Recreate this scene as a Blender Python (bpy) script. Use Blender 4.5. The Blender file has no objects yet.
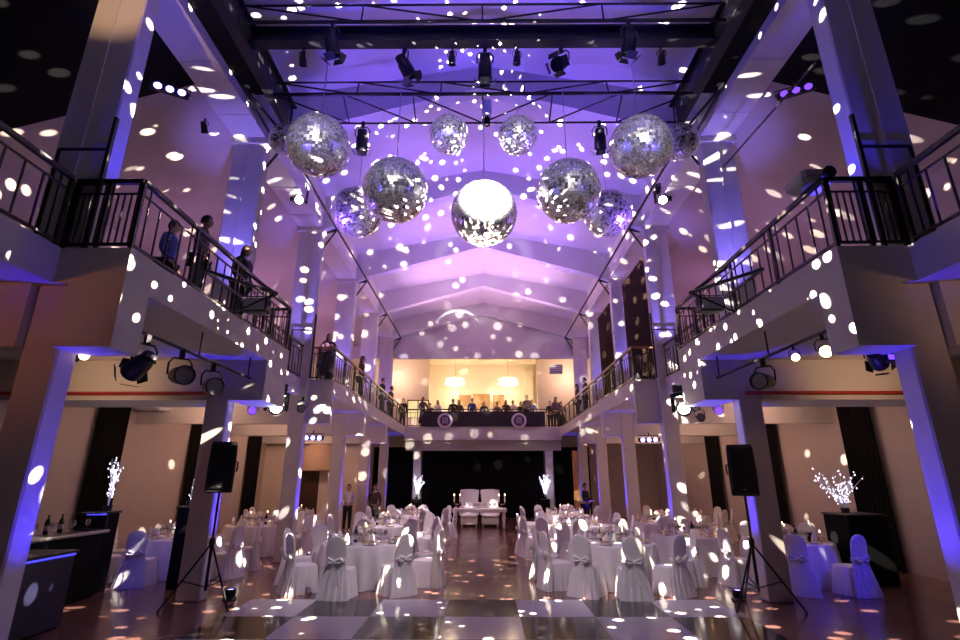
import bpy, math, random
from mathutils import Vector, Matrix, Euler
random.seed(7)
PI = math.pi
SC = bpy.context.scene
COL = SC.collection
R = math.radians

# ------------------------------------------------------------------ camera
FPX = 510.0
PITCH = math.atan(158.0 / FPX)
cam_d = bpy.data.cameras.new('camera')
cam = bpy.data.objects.new('camera', cam_d)
COL.objects.link(cam)
cam.location = (0, 0, 2.0)
cam.rotation_euler = (PI / 2 + PITCH, 0, 0.006)
cam_d.sensor_width = 36.0
cam_d.lens = FPX / 960.0 * 36.0
cam_d.clip_end = 200
SC.camera = cam
CM = cam.rotation_euler.to_matrix()


def at(px, py, Y):
    """the point at depth Y that the photograph shows at px, py"""
    d = CM @ Vector(((px - 480) / FPX, (320 - py) / FPX, -1))
    t = Y / d.y
    return Vector((d.x * t, Y, 2.0 + d.z * t))


# ------------------------------------------------------------------ dimensions
XC, XO = 4.8, 5.5            # columns: nave face, aisle face
XA, XR = 4.15, 4.98          # balcony edge: projecting bays, set-back bays
ZB = 4.6                     # balcony floor
ZS = 4.16                    # balcony soffit
ZT = 9.2                     # column tops
XW = 9.4                     # outer walls
YE = 26.75                   # end wall line
COLY = [5.58] + [5.4 + 4.2 * k for k in range(1, 6)]
CD = 0.28

# ------------------------------------------------------------------ materials
MATS = {}


def nodes_of(name):
    m = bpy.data.materials.new(name)
    m.use_nodes = True
    nt = m.node_tree
    nt.nodes.clear()
    out = nt.nodes.new('ShaderNodeOutputMaterial')
    return m, nt, out


def pbr(name, col, rough=0.6, metal=0.0, var=0.08, scale=6.0, bump=0.0, bscale=40.0, spec=0.5, sheen=0.0):
    m, nt, out = nodes_of(name)
    b = nt.nodes.new('ShaderNodeBsdfPrincipled')
    nt.links.new(b.outputs[0], out.inputs[0])
    tc = nt.nodes.new('ShaderNodeTexCoord')
    nz = nt.nodes.new('ShaderNodeTexNoise')
    nz.inputs['Scale'].default_value = scale
    nz.inputs['Detail'].default_value = 4
    nt.links.new(tc.outputs['Object'], nz.inputs['Vector'])
    mx = nt.nodes.new('ShaderNodeMix')
    mx.data_type = 'RGBA'
    mx.inputs[6].default_value = tuple(c * (1 - var) for c in col) + (1,)
    mx.inputs[7].default_value = tuple(min(1, c * (1 + var)) for c in col) + (1,)
    nt.links.new(nz.outputs['Fac'], mx.inputs[0])
    nt.links.new(mx.outputs[2], b.inputs['Base Color'])
    b.inputs['Roughness'].default_value = rough
    b.inputs['Metallic'].default_value = metal
    b.inputs['Specular IOR Level'].default_value = spec
    if sheen:
        b.inputs['Sheen Weight'].default_value = sheen
    if bump:
        n2 = nt.nodes.new('ShaderNodeTexNoise')
        n2.inputs['Scale'].default_value = bscale
        nt.links.new(tc.outputs['Object'], n2.inputs['Vector'])
        bp = nt.nodes.new('ShaderNodeBump')
        bp.inputs['Strength'].default_value = bump
        bp.inputs['Distance'].default_value = 0.02
        nt.links.new(n2.outputs['Fac'], bp.inputs['Height'])
        nt.links.new(bp.outputs[0], b.inputs['Normal'])
    MATS[name] = m
    return m


def emit(name, col, strength):
    m, nt, out = nodes_of(name)
    e = nt.nodes.new('ShaderNodeEmission')
    e.inputs[0].default_value = tuple(col) + (1,)
    e.inputs[1].default_value = strength
    nt.links.new(e.outputs[0], out.inputs[0])
    MATS[name] = m
    return m


pbr('plaster', (0.66, 0.61, 0.57), 0.8, var=0.06, scale=3, bump=0.08, bscale=60)
pbr('wall_plaster', (0.50, 0.42, 0.38), 0.85, var=0.08, scale=1.5, bump=0.06)
pbr('ceiling_plaster', (0.70, 0.66, 0.70), 0.85, var=0.05, scale=1.2)
pbr('warm_plaster', (0.80, 0.70, 0.56), 0.8, var=0.05, scale=2)
pbr('black_metal', (0.012, 0.011, 0.014), 0.42, 0.3, var=0.2)
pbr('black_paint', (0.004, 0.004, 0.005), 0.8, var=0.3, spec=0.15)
pbr('black_plastic', (0.014, 0.013, 0.014), 0.45, var=0.15, bump=0.1, bscale=120)
pbr('black_cloth', (0.008, 0.007, 0.007), 0.95, var=0.3, spec=0.1)
pbr('brown_cloth', (0.045, 0.026, 0.018), 0.95, var=0.3, spec=0.1)
pbr('rail_metal', (0.035, 0.026, 0.024), 0.38, 0.55, var=0.2)
pbr('wood_rail', (0.30, 0.13, 0.05), 0.4, var=0.2, scale=12)
pbr('steel', (0.45, 0.45, 0.47), 0.3, 0.9)
pbr('grey_plastic', (0.33, 0.32, 0.34), 0.5)
pbr('white_plastic', (0.72, 0.70, 0.68), 0.4)
pbr('satin', (0.80, 0.76, 0.76), 0.42, var=0.05, scale=9, sheen=0.3)
pbr('organza', (0.80, 0.76, 0.76), 0.3, var=0.08, scale=14, sheen=0.3)
pbr('table_linen', (0.80, 0.76, 0.76), 0.6, var=0.04, scale=5)
pbr('napkin_cloth', (0.86, 0.76, 0.76), 0.65, var=0.05)
pbr('porcelain', (0.84, 0.82, 0.80), 0.15)
pbr('petal_cream', (0.88, 0.80, 0.72), 0.7, var=0.1, scale=20)
pbr('petal_pink', (0.84, 0.62, 0.64), 0.7, var=0.12, scale=20)
pbr('leaf_green', (0.07, 0.13, 0.04), 0.6, var=0.3)
pbr('gold', (0.75, 0.52, 0.20), 0.25, 0.95)
pbr('gold_cloth', (0.72, 0.46, 0.16), 0.6, var=0.2)
pbr('tan_cloth', (0.60, 0.42, 0.28), 0.8, var=0.1)
pbr('white_lacquer', (0.84, 0.80, 0.76), 0.3)
pbr('skin', (0.55, 0.34, 0.24), 0.55, var=0.06)
pbr('hair_dark', (0.020, 0.013, 0.010), 0.5, var=0.3)
pbr('hair_brown', (0.07, 0.035, 0.018), 0.5, var=0.3)
pbr('suit_black', (0.012, 0.012, 0.015), 0.8)
pbr('shirt_white', (0.75, 0.73, 0.72), 0.75)
pbr('dress_purple', (0.14, 0.05, 0.12), 0.7)
pbr('shirt_blue', (0.05, 0.07, 0.30), 0.7)
pbr('coat_brown', (0.10, 0.055, 0.04), 0.8)
pbr('wood_dark', (0.07, 0.035, 0.018), 0.35, var=0.3, scale=8)
pbr('wood_tan', (0.40, 0.24, 0.11), 0.5, var=0.15, scale=8)
pbr('bar_panel', (0.020, 0.020, 0.055), 0.35)
pbr('red_paint', (0.38, 0.03, 0.02), 0.4)
pbr('bark_white', (0.62, 0.60, 0.62), 0.6)
pbr('bottle_dark', (0.015, 0.03, 0.02), 0.12)
pbr('badge_white', (0.80, 0.76, 0.80), 0.5)
pbr('banner_dark', (0.040, 0.030, 0.034), 0.9, var=0.2)

emit('lamp_warm', (1.0, 0.66, 0.30), 14)
emit('lamp_white', (1.0, 0.95, 0.92), 60)
emit('lamp_blue', (0.25, 0.22, 1.0), 9)
emit('lamp_violet', (0.16, 0.05, 1.0), 1.6)
emit('led_white', (0.80, 0.76, 1.0), 2.6)
emit('strip_blue', (0.06, 0.05, 1.0), 1.6)
emit('candle_flame', (1.0, 0.62, 0.25), 14)
emit('crystal_glow', (1.0, 0.86, 0.66), 2.2)
emit('bulb_glow', (1.0, 0.82, 0.55), 4.0)
emit('window_glow', (1.0, 0.70, 0.34), 0.8)


def glass_mat():
    m, nt, out = nodes_of('glass')
    t = nt.nodes.new('ShaderNodeBsdfTransparent')
    t.inputs[0].default_value = (0.93, 0.93, 0.95, 1)
    g = nt.nodes.new('ShaderNodeBsdfGlossy')
    g.inputs['Roughness'].default_value = 0.08
    g.inputs[0].default_value = (0.95, 0.92, 0.95, 1)
    lw = nt.nodes.new('ShaderNodeLayerWeight')
    lw.inputs[0].default_value = 0.35
    mr = nt.nodes.new('ShaderNodeMapRange')
    mr.inputs[3].default_value = 0.12
    mr.inputs[4].default_value = 0.85
    nt.links.new(lw.outputs['Facing'], mr.inputs[0])
    mx = nt.nodes.new('ShaderNodeMixShader')
    nt.links.new(mr.outputs[0], mx.inputs[0])
    nt.links.new(t.outputs[0], mx.inputs[1])
    nt.links.new(g.outputs[0], mx.inputs[2])
    nt.links.new(mx.outputs[0], out.inputs[0])
    MATS['glass'] = m


glass_mat()


def mirror_mat():
    m, nt, out = nodes_of('mirror_tile')
    b = nt.nodes.new('ShaderNodeBsdfPrincipled')
    b.inputs['Base Color'].default_value = (0.93, 0.90, 0.88, 1)
    b.inputs['Metallic'].default_value = 0.85
    geo = nt.nodes.new('ShaderNodeNewGeometry')
    mr = nt.nodes.new('ShaderNodeMapRange')
    mr.inputs[3].default_value = 0.03
    mr.inputs[4].default_value = 0.5
    nt.links.new(geo.outputs['Random Per Island'], mr.inputs[0])
    nt.links.new(mr.outputs[0], b.inputs['Roughness'])
    nt.links.new(b.outputs[0], out.inputs[0])
    MATS['mirror_tile'] = m


mirror_mat()


def floor_mat():
    m, nt, out = nodes_of('parquet')
    b = nt.nodes.new('ShaderNodeBsdfPrincipled')
    tc = nt.nodes.new('ShaderNodeTexCoord')
    br = nt.nodes.new('ShaderNodeTexBrick')
    br.inputs['Scale'].default_value = 1.0
    br.inputs['Brick Width'].default_value = 0.9
    br.inputs['Row Height'].default_value = 0.14
    br.inputs['Mortar Size'].default_value = 0.003
    br.inputs['Color1'].default_value = (0.21, 0.098, 0.078, 1)
    br.inputs['Color2'].default_value = (0.155, 0.072, 0.060, 1)
    br.inputs['Mortar'].default_value = (0.012, 0.008, 0.007, 1)
    nt.links.new(tc.outputs['Object'], br.inputs['Vector'])
    nt.links.new(br.outputs[0], b.inputs['Base Color'])
    nz = nt.nodes.new('ShaderNodeTexNoise')
    nz.inputs['Scale'].default_value = 1.3
    nz.inputs['Detail'].default_value = 5
    nt.links.new(tc.outputs['Object'], nz.inputs['Vector'])
    mr = nt.nodes.new('ShaderNodeMapRange')
    mr.inputs[3].default_value = 0.10
    mr.inputs[4].default_value = 0.30
    nt.links.new(nz.outputs['Fac'], mr.inputs[0])
    nt.links.new(mr.outputs[0], b.inputs['Roughness'])
    nt.links.new(b.outputs[0], out.inputs[0])
    MATS['parquet'] = m


floor_mat()
TILE = 1.13


def checker_mat():
    m, nt, out = nodes_of('checker_tiles')
    b = nt.nodes.new('ShaderNodeBsdfPrincipled')
    tc = nt.nodes.new('ShaderNodeTexCoord')
    mp = nt.nodes.new('ShaderNodeMapping')
    mp.inputs['Scale'].default_value = (1 / TILE, 1 / TILE, 0)
    mp.inputs['Location'].default_value = (0.0, 0.0, 0.5)
    nt.links.new(tc.outputs['Object'], mp.inputs[0])
    ck = nt.nodes.new('ShaderNodeTexChecker')
    ck.inputs['Scale'].default_value = 1.0
    ck.inputs['Color1'].default_value = (0.56, 0.53, 0.56, 1)
    ck.inputs['Color2'].default_value = (0.010, 0.008, 0.009, 1)
    nt.links.new(mp.outputs[0], ck.inputs[0])
    nt.links.new(ck.outputs[0], b.inputs['Base Color'])
    b.inputs['Roughness'].default_value = 0.12
    nt.links.new(b.outputs[0], out.inputs[0])
    MATS['checker_tiles'] = m


checker_mat()
M = MATS


# ------------------------------------------------------------------ mesh builder
class MB:
    def __init__(s):
        s.v = []
        s.f = []

    def add(s, vs, fs):
        b = len(s.v)
        s.v.extend(Vector(p) for p in vs)
        s.f.extend(tuple(b + i for i in f) for f in fs)
        return s

    def box(s, c, size, rz=0.0, mat=None):
        hx, hy, hz = size[0] / 2, size[1] / 2, size[2] / 2
        ps = [Vector((x, y, z)) for z in (-hz, hz) for x, y in ((-hx, -hy), (hx, -hy), (hx, hy), (-hx, hy))]
        m = mat if mat is not None else Matrix.Rotation(rz, 3, 'Z')
        return s.add([m @ p + Vector(c) for p in ps],
                     [(3, 2, 1, 0), (4, 5, 6, 7), (0, 1, 5, 4), (1, 2, 6, 5), (2, 3, 7, 6), (3, 0, 4, 7)])

    def span(s, lo, hi):
        return s.box([(a + b) / 2 for a, b in zip(lo, hi)], [abs(b - a) for a, b in zip(lo, hi)])

    def bbox(s, lo, hi, bv=0.01):
        """box with chamfered vertical edges and top"""
        x0, y0, z0 = lo
        x1, y1, z1 = hi

        def ring(i, z):
            return [(x0 + i + bv, y0 + i, z), (x1 - i - bv, y0 + i, z), (x1 - i, y0 + i + bv, z), (x1 - i, y1 - i - bv, z),
                    (x1 - i - bv, y1 - i, z), (x0 + i + bv, y1 - i, z), (x0 + i, y1 - i - bv, z), (x0 + i, y0 + i + bv, z)]
        return s.loft([ring(bv, z0), ring(0, z0 + bv), ring(0, z1 - bv), ring(bv, z1)])

    def bar(s, p0, p1, r, n=8, r1=None, cap=True):
        p0, p1 = Vector(p0), Vector(p1)
        d = (p1 - p0).normalized()
        a = d.orthogonal().normalized()
        if n == 4:
            up = Vector((0, 0, 1)) if abs(d.z) < 0.9 else Vector((0, 1, 0))
            a = d.cross(up).normalized()
            a = (a + d.cross(a)).normalized()
        b = d.cross(a)
        r1 = r if r1 is None else r1
        k = 1.414 if n == 4 else 1.0
        L = []
        for p, q in ((p0, r), (p1, r1)):
            L.append([p + (a * math.cos(2 * PI * i / n) + b * math.sin(2 * PI * i / n)) * q * k for i in range(n)])
        return s.loft(L, cap)

    def tube(s, pts, r, n=8):
        pts = [Vector(p) for p in pts]
        L = []
        a = None
        for i, p in enumerate(pts):
            d = (pts[min(i + 1, len(pts) - 1)] - pts[max(i - 1, 0)]).normalized()
            if a is None:
                a = d.orthogonal().normalized()
            a = (a - d * a.dot(d)).normalized()
            b = d.cross(a)
            rr = r[i] if isinstance(r, (list, tuple)) else r
            L.append([p + (a * math.cos(2 * PI * k / n) + b * math.sin(2 * PI * k / n)) * rr for k in range(n)])
        return s.loft(L)

    def loft(s, loops, cap=True, closed=True):
        n = len(loops[0])
        vs = [p for l in loops for p in l]
        fs = []
        for i in range(len(loops) - 1):
            for k in range(n if closed else n - 1):
                k2 = (k + 1) % n
                fs.append((i * n + k, i * n + k2, (i + 1) * n + k2, (i + 1) * n + k))
        if cap and closed:
            fs.append(tuple(range(n - 1, -1, -1)))
            fs.append(tuple((len(loops) - 1) * n + k for k in range(n)))
        return s.add(vs, fs)

    def lathe(s, prof, n=20, c=(0, 0, 0), cap=True, m=None):
        c = Vector(c)
        L = []
        for r, z in prof:
            ring = [Vector((max(r, 1e-4) * math.cos(2 * PI * k / n), max(r, 1e-4) * math.sin(2 * PI * k / n), z)) for k in range(n)]
            L.append([(m @ p if m is not None else p) + c for p in ring])
        return s.loft(L, cap)

    def ball(s, c, r, n=10, sq=(1, 1, 1)):
        prof = []
        k = max(4, n // 2)
        L = []
        for i in range(k + 1):
            t = -PI / 2 + PI * i / k
            rr = max(math.cos(t), 0.02)
            L.append([Vector((c[0] + r * sq[0] * rr * math.cos(2 * PI * j / n), c[1] + r * sq[1] * rr * math.sin(2 * PI * j / n), c[2] + r * sq[2] * math.sin(t))) for j in range(n)])
        return s.loft(L)

    def mesh(s, name, mat, smooth=False):
        me = bpy.data.meshes.new(name)
        me.from_pydata([tuple(p) for p in s.v], [], s.f)
        if mat is not None:
            me.materials.append(M[mat] if isinstance(mat, str) else mat)
        if smooth:
            me.shade_smooth()
            try:
                me.set_sharp_from_angle(angle=R(42))
            except Exception:
                pass
        me.update()
        return me

    def build(s, name, mat, parent=None, smooth=False, off=None):
        if off is None and parent is not None:
            off = wloc(parent)
        if off is not None:
            o3 = Vector(off)
            s.v = [p - o3 for p in s.v]
        o = bpy.data.objects.new(name, s.mesh(name, mat, smooth))
        COL.objects.link(o)
        if parent is not None:
            o.parent = parent
        elif off is not None:
            o.location = off
        return o


def wloc(o):
    p = Vector(o.location)
    while o.parent is not None:
        o = o.parent
        p = p + Vector(o.location)
    return p


def empty(name, loc=(0, 0, 0), rz=0.0):
    o = bpy.data.objects.new(name, None)
    COL.objects.link(o)
    o.location = loc
    o.rotation_euler = (0, 0, rz)
    o.empty_display_size = 0.1
    return o


def tag(o, label, cat, group=None, kind=None):
    if label:
        o['label'] = label
    if cat:
        o['category'] = cat
    if group:
        o['group'] = group
    if kind:
        o['kind'] = kind
    return o


def thing(name, label, cat, loc=(0, 0, 0), rz=0.0, group=None):
    return tag(empty(name, loc, rz), label, cat, group)


def put(name, me, parent=None, loc=(0, 0, 0), rot=(0, 0, 0), sc=None):
    o = bpy.data.objects.new(name, me)
    COL.objects.link(o)
    o.location = loc
    o.rotation_euler = rot
    if sc is not None:
        o.scale = (sc, sc, sc) if isinstance(sc, (int, float)) else sc
    if parent is not None:
        o.parent = parent
    return o


def copy_tree(o, parent=None):
    c = o.copy()
    COL.objects.link(c)
    c.parent = parent
    for ch in list(o.children):
        copy_tree(ch, c)
    return c


def struct(o, label=None, cat=None):
    o['kind'] = 'structure'
    if label:
        o['label'] = label
    if cat:
        o['category'] = cat
    return o


def light(kind, name, loc, power, col, target=None, angle=60, blend=0.5, size=0.05):
    d = bpy.data.lights.new(name, kind)
    d.energy = power
    d.color = col
    if kind == 'SPOT':
        d.spot_size = R(angle)
        d.spot_blend = blend
        d.shadow_soft_size = size
    elif kind == 'POINT':
        d.shadow_soft_size = size
    elif kind == 'AREA':
        d.size = size
    o = bpy.data.objects.new(name, d)
    COL.objects.link(o)
    o.location = loc
    if target is not None:
        dv = Vector(target) - Vector(loc)
        o.rotation_euler = dv.to_track_quat('-Z', 'Y').to_euler()
    return o


SIDE = {-1: 'left', 1: 'right'}
# ================================================================== THE SETTING
b = MB(); b.span((-9.7, -6, -0.2), (9.7, 36.5, 0.0))
struct(b.build('floor', 'parquet'), 'dark glossy parquet floor of the hall', 'floor')
# dance floor of checker panels, its own slab; object origin on a tile corner
b = MB(); b.span((0.545 - 4 * TILE, 9.75 - 8 * TILE, 0.0), (0.545 + 3 * TILE, 9.75, 0.012))
struct(b.build('floor_dance', 'checker_tiles', off=(0.545, 9.75, 0.0)), 'checkered black and white dance floor in front of the tables', 'floor')

for s in (-1, 1):
    n = SIDE[s]
    b = MB(); b.span((s * XW, 8.0, 0), (s * (XW + 0.25), 36, 9.4))
    struct(b.build('wall_' + n, 'wall_plaster'), 'pinkish plaster outer wall of the %s aisle' % n, 'wall')
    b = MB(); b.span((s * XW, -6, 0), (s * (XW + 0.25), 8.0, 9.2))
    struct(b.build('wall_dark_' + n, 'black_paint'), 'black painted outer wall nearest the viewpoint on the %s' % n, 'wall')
    # set-back and projecting bays of the balcony, one slab each
    b = MB()
    b.span((s * XR, -6, ZS), (s * XW, 5.48, ZB))
    b.span((s * XA, 5.48, ZS), (s * XW, 10.6, ZB))
    b.span((s * XR, 10.6, ZS), (s * XW, 13.95, ZB))
    b.span((s * XA, 13.95, ZS), (s * XW, 36, ZB))
    # kerb along the edge that carries the railing
    struct(b.build('balcony_slab', 'plaster'), 'pale concrete balcony slab along the %s of the nave' % n, 'balcony')
    for k, y in enumerate(COLY):
        c = MB()
        c.bbox((min(s * XC, s * 5.22), y, 0), (max(s * XC, s * 5.22), y + CD, ZS + .2), 0.02)
        c.bbox((min(s * XC, s * XO), y, ZS + .2), (max(s * XC, s * XO), y + CD, ZT), 0.02)
        xm = s * (XC + 0.36)
        c.span((xm - 0.008, y - 0.02, 4.7), (xm + 0.008, y + 0.01, ZT - 0.25))
        c.span((min(s * XC, s * XO) - 0.05, y - 0.05, ZT - 0.14), (max(s * XC, s * XO) + 0.05, y + CD + 0.05, ZT))
        struct(c.build('column', 'plaster'), 'pale column %d from the front on the %s side of the nave' % (k + 1, n), 'column')
        # transverse beams at every column line: cantilever tip and aisle part
        bm_ = MB()
        ya, yb = (5.48, 5.95) if k == 0 else (y - 0.02, y + CD + 0.02)
        if k == 1:
            yb = 10.6
        if k == 2:
            ya = 13.95
        if k < 5:
            bm_.span((s * XA, ya, 3.4), (s * (XC - 0.001), yb, ZS))
            bm_.span((s * (5.22 + 0.001), ya, 3.4), (s * XW, yb, ZS))
            struct(bm_.build('balcony_beam', 'plaster'), 'deep concrete balcony beam at column %d on the %s' % (k + 1, n), 'beam')
    # longitudinal beam over the columns
    b = MB(); b.span((s * XC, -6, ZT), (s * XO, YE, ZT + 1.05))
    for y in [3.2 + 1.4 * i for i in range(16)]:
        b.span((s * (XC + 0.02), y, ZT - 0.012), (s * (XO - 0.02), y + 0.03, ZT + 0.05))
    struct(b.build('clerestory_beam', 'plaster'), 'pale beam over the columns on the %s of the nave' % n, 'beam')
    # sloping aisle ceiling
    b = MB()
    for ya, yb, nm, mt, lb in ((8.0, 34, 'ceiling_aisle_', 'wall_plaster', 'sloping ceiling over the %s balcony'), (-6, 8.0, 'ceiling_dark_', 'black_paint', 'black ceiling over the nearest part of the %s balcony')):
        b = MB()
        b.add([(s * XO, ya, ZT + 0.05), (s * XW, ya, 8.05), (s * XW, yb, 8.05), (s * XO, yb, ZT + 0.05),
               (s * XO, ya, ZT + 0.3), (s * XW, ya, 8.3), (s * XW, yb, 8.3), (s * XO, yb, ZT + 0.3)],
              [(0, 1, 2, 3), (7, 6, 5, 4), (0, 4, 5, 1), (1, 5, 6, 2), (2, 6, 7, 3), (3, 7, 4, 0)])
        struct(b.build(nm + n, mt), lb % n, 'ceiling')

# nave ceiling: two slopes, and ribs under it
ZE, ZA = 10.3, 11.15
b = MB()
for s in (-1, 1):
    b.add([(0, -6, ZA), (s * XO, -6, ZE - 0.2), (s * XO, YE + 0.3, ZE - 0.2), (0, YE + 0.3, ZA),
           (0, -6, ZA + 0.2), (s * XO, -6, ZE), (s * XO, YE + 0.3, ZE), (0, YE + 0.3, ZA + 0.2)],
          [(0, 1, 2, 3), (7, 6, 5, 4), (0, 4, 5, 1), (1, 5, 6, 2), (2, 6, 7, 3), (3, 7, 4, 0)])
struct(b.build('ceiling', 'ceiling_plaster'), 'pitched pale ceiling over the nave lit violet', 'ceiling')
for k, y in enumerate(COLY[1:]):
    prof_b = [(-XC, 9.1), (-4.3, 9.33), (0, 10.55), (4.3, 9.33), (XC, 9.1)]
    prof_t = [(-XC, 10.25), (-4.3, 10.5), (0, ZA + 0.1), (4.3, 10.5), (XC, 10.25)]
    loops = []
    b = MB()
    for i in range(5):
        pass
    ring = [(x, z) for x, z in prof_b] + [(x, z) for x, z in reversed(prof_t)]
    n = len(ring)
    vs = [(x, y - 0.02, z) for x, z in ring] + [(x, y + CD + 0.02, z) for x, z in ring]
    fs = [(i, (i + 1) % n, n + (i + 1) % n, n + i) for i in range(n)]
    for i in range(4):
        fs.append((i, i + 1, n - 2 - i, n - 1 - i)[::-1])
        fs.append((n + i, n + i + 1, 2 * n - 2 - i, 2 * n - 1 - i))
    b.add(vs, fs)
    struct(b.build('ceiling_rib_beam', 'ceiling_plaster'), 'pitched rib of the nave ceiling at column %d from the front' % (k + 2), 'beam')

# end wall: gable over the balcony, room behind it, ground floor wall
b = MB()
yy = YE + 0.05
b.add([(-XW, yy, 8.15), (XW, yy, 8.15), (XW, yy, 11.6), (-XW, yy, 11.6), (-XW, yy + 0.25, 8.15), (XW, yy + 0.25, 8.15), (XW, yy + 0.25, 11.6), (-XW, yy + 0.25, 11.6)],
      [(0, 1, 2, 3), (7, 6, 5, 4), (0, 4, 5, 1), (1, 5, 6, 2), (2, 6, 7, 3), (3, 7, 4, 0)])
struct(b.build('wall_gable', 'ceiling_plaster'), 'plain gable wall above the far balcony', 'wall')
b = MB()
for s in (-1, 1):
    b.span((s * 3.3, 31.0, ZB), (s * XW, 31.2, 9.3))
b.span((-3.3, 31.0, 9.05), (3.3, 31.2, 9.3))
struct(b.build('wall_lounge_front', 'warm_plaster'), 'warm lit wall with a wide opening behind the far balcony', 'wall')
b = MB(); b.span((-3.9, 33.8, ZB), (3.9, 34.0, 9.3))
b.span((2.75, 33.5, ZB), (3.3, 33.8, 8.9))
for s in (-1, 1):
    b.span((s * 3.7, 31.2, ZB), (s * 3.9, 33.8, 9.3))
struct(b.build('wall_lounge_back', 'warm_plaster'), 'cream back wall of the lounge beyond the far balcony', 'wall')
b = MB(); b.span((-XW, YE + 0.3, 9.3), (XW, 34.0, 9.45))
struct(b.build('ceiling_lounge', 'warm_plaster'), 'cream ceiling of the lounge beyond the far balcony', 'ceiling')
b = MB(); b.span((-XA, 27.55, ZS), (XA, 36, ZB))
b.span((-XA, 27.55, 3.9), (XA, 27.9, ZS))
b.span((-XA, 28.0, 3.4), (XA, 28.4, ZS))
struct(b.build('balcony_slab', 'plaster'), 'pale edge beam of the cross balcony at the far end', 'balcony')
b = MB(); b.span((-XW, 29.0, 0), (XW, 29.2, ZS))
struct(b.build('wall_end', 'wall_plaster'), 'ground floor end wall behind the black curtain', 'wall')
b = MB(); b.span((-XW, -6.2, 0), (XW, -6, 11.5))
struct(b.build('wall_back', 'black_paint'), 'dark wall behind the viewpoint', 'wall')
b = MB()
for s in (-1, 1):
    b.span((s * XW, YE + 0.3, 4.6), (s * (XW + .2), 33, 8.5))

# lounge windows / framed openings on its back wall
for k, (x0, x1, y0, y1) in enumerate(((459, 471, 395, 406), (473, 490, 394, 413), (493, 504, 395, 407))):
    p, q = at(x0, y1, 33.75), at(x1, y0, 33.75)
    w = struct(empty('window_%d' % (k + 1), ((p.x + q.x) / 2, 33.75, p.z)), ['left', 'middle', 'right'][k] + ' tan framed window on the lounge back wall', 'window')
    f = MB()
    t = 0.06
    f.span((p.x, 33.7, p.z), (p.x + t, 33.8, q.z)); f.span((q.x - t, 33.7, p.z), (q.x, 33.8, q.z))
    f.span((p.x, 33.7, p.z), (q.x, 33.8, p.z + t)); f.span((p.x, 33.7, q.z - t), (q.x, 33.8, q.z))
    f.span(((p.x + q.x) / 2 - .02, 33.72, p.z), ((p.x + q.x) / 2 + .02, 33.79, q.z))
    f.span((p.x, 33.72, (p.z + q.z) / 2 - .02), (q.x, 33.79, (p.z + q.z) / 2 + .02))
    f.build('window_frame', 'wood_tan', w)
    g = MB(); g.span((p.x + t, 33.75, p.z + t), (q.x - t, 33.78, q.z - t)); g.build('pane', 'wood_tan', w)
# lit side window in the left wall of the lounge front
p, q = at(407, 412, 30.96), at(429, 400, 30.96)
w = struct(empty('window_4', ((p.x + q.x) / 2, 30.96, p.z)), 'glowing yellow window left of the lounge opening', 'window')
f = MB()
f.span((p.x, 30.92, p.z - .3), (p.x + .06, 30.99, q.z)); f.span((q.x - .06, 30.92, p.z - .3), (q.x, 30.99, q.z))
f.span((p.x, 30.92, q.z - .06), (q.x, 30.99, q.z)); f.span(((p.x + q.x) / 2 - .03, 30.93, p.z - .3), ((p.x + q.x) / 2 + .03, 30.99, q.z))
f.span((p.x, 30.93, p.z + .1), (q.x, 30.99, p.z + .16))
f.build('window_frame', 'wood_dark', w)
g = MB(); g.span((p.x + .06, 30.96, p.z - .3), (q.x - .06, 30.985, q.z - .06)); g.build('pane', 'window_glow', w)


# ------------------------------------------------------------------ drapes
def drape(name, label, cat, p0, p1, z0, z1, mat, depth=0.05, waves=8, group=None):
    """a hung curtain with vertical folds between the plan points p0 and p1"""
    p0, p1 = Vector((p0[0], p0[1], 0)), Vector((p1[0], p1[1], 0))
    d = (p1 - p0)
    nrm = Vector((-d.y, d.x, 0)).normalized()
    n = waves * 6
    b = MB()
    front, back = [], []
    for i in range(n + 1):
        t = i / n
        o = depth * (0.5 + 0.5 * math.sin(2 * PI * waves * t + 0.6 * math.sin(7 * t)))
        front.append(p0 + d * t + nrm * o)
        back.append(p0 + d * t + nrm * (o - 0.02))
    ring = front + back[::-1]
    b.loft([[p + Vector((0, 0, z)) for p in ring] for z in (z0, z1)], cap=False)
    N = len(ring)
    for base in (0, N):
        for i in range(n):
            b.f.append((base + i, base + i + 1, base + N - 2 - i, base + N - 1 - i))
    return tag(b.build(name, mat, off=((p0.x + p1.x) / 2, (p0.y + p1.y) / 2, z0), smooth=True), label, cat, group)


def wall_drape(s, yc, label, w=1.1, z0=0.02, z1=4.05):
    x = s * (XW - 0.12)
    t = thing('window_drape', label, 'curtain', (x, yc, 0), 0, 'black drapes on the aisle walls')
    o = drape('cloth', None, None, (x, yc - w / 2), (x, yc + w / 2), z0, z1, 'black_cloth', 0.05, 7)
    o.parent = t
    o.location = (0, 0, z0)
    r = MB(); r.bar((x - s * .02, yc - w / 2 - .08, z1 + .02), (x - s * .02, yc + w / 2 + .08, z1 + .02), 0.02)
    r.build('curtain_rail', 'black_metal', t)


ordw = ['first', 'second', 'third', 'fourth']
for s in (-1, 1):
    for k, y in enumerate((12.95, 17.15, 21.35)):
        wall_drape(s, y, 'tall black drape on the %s aisle wall, %s from the front' % (SIDE[s], ordw[k]))
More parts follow.
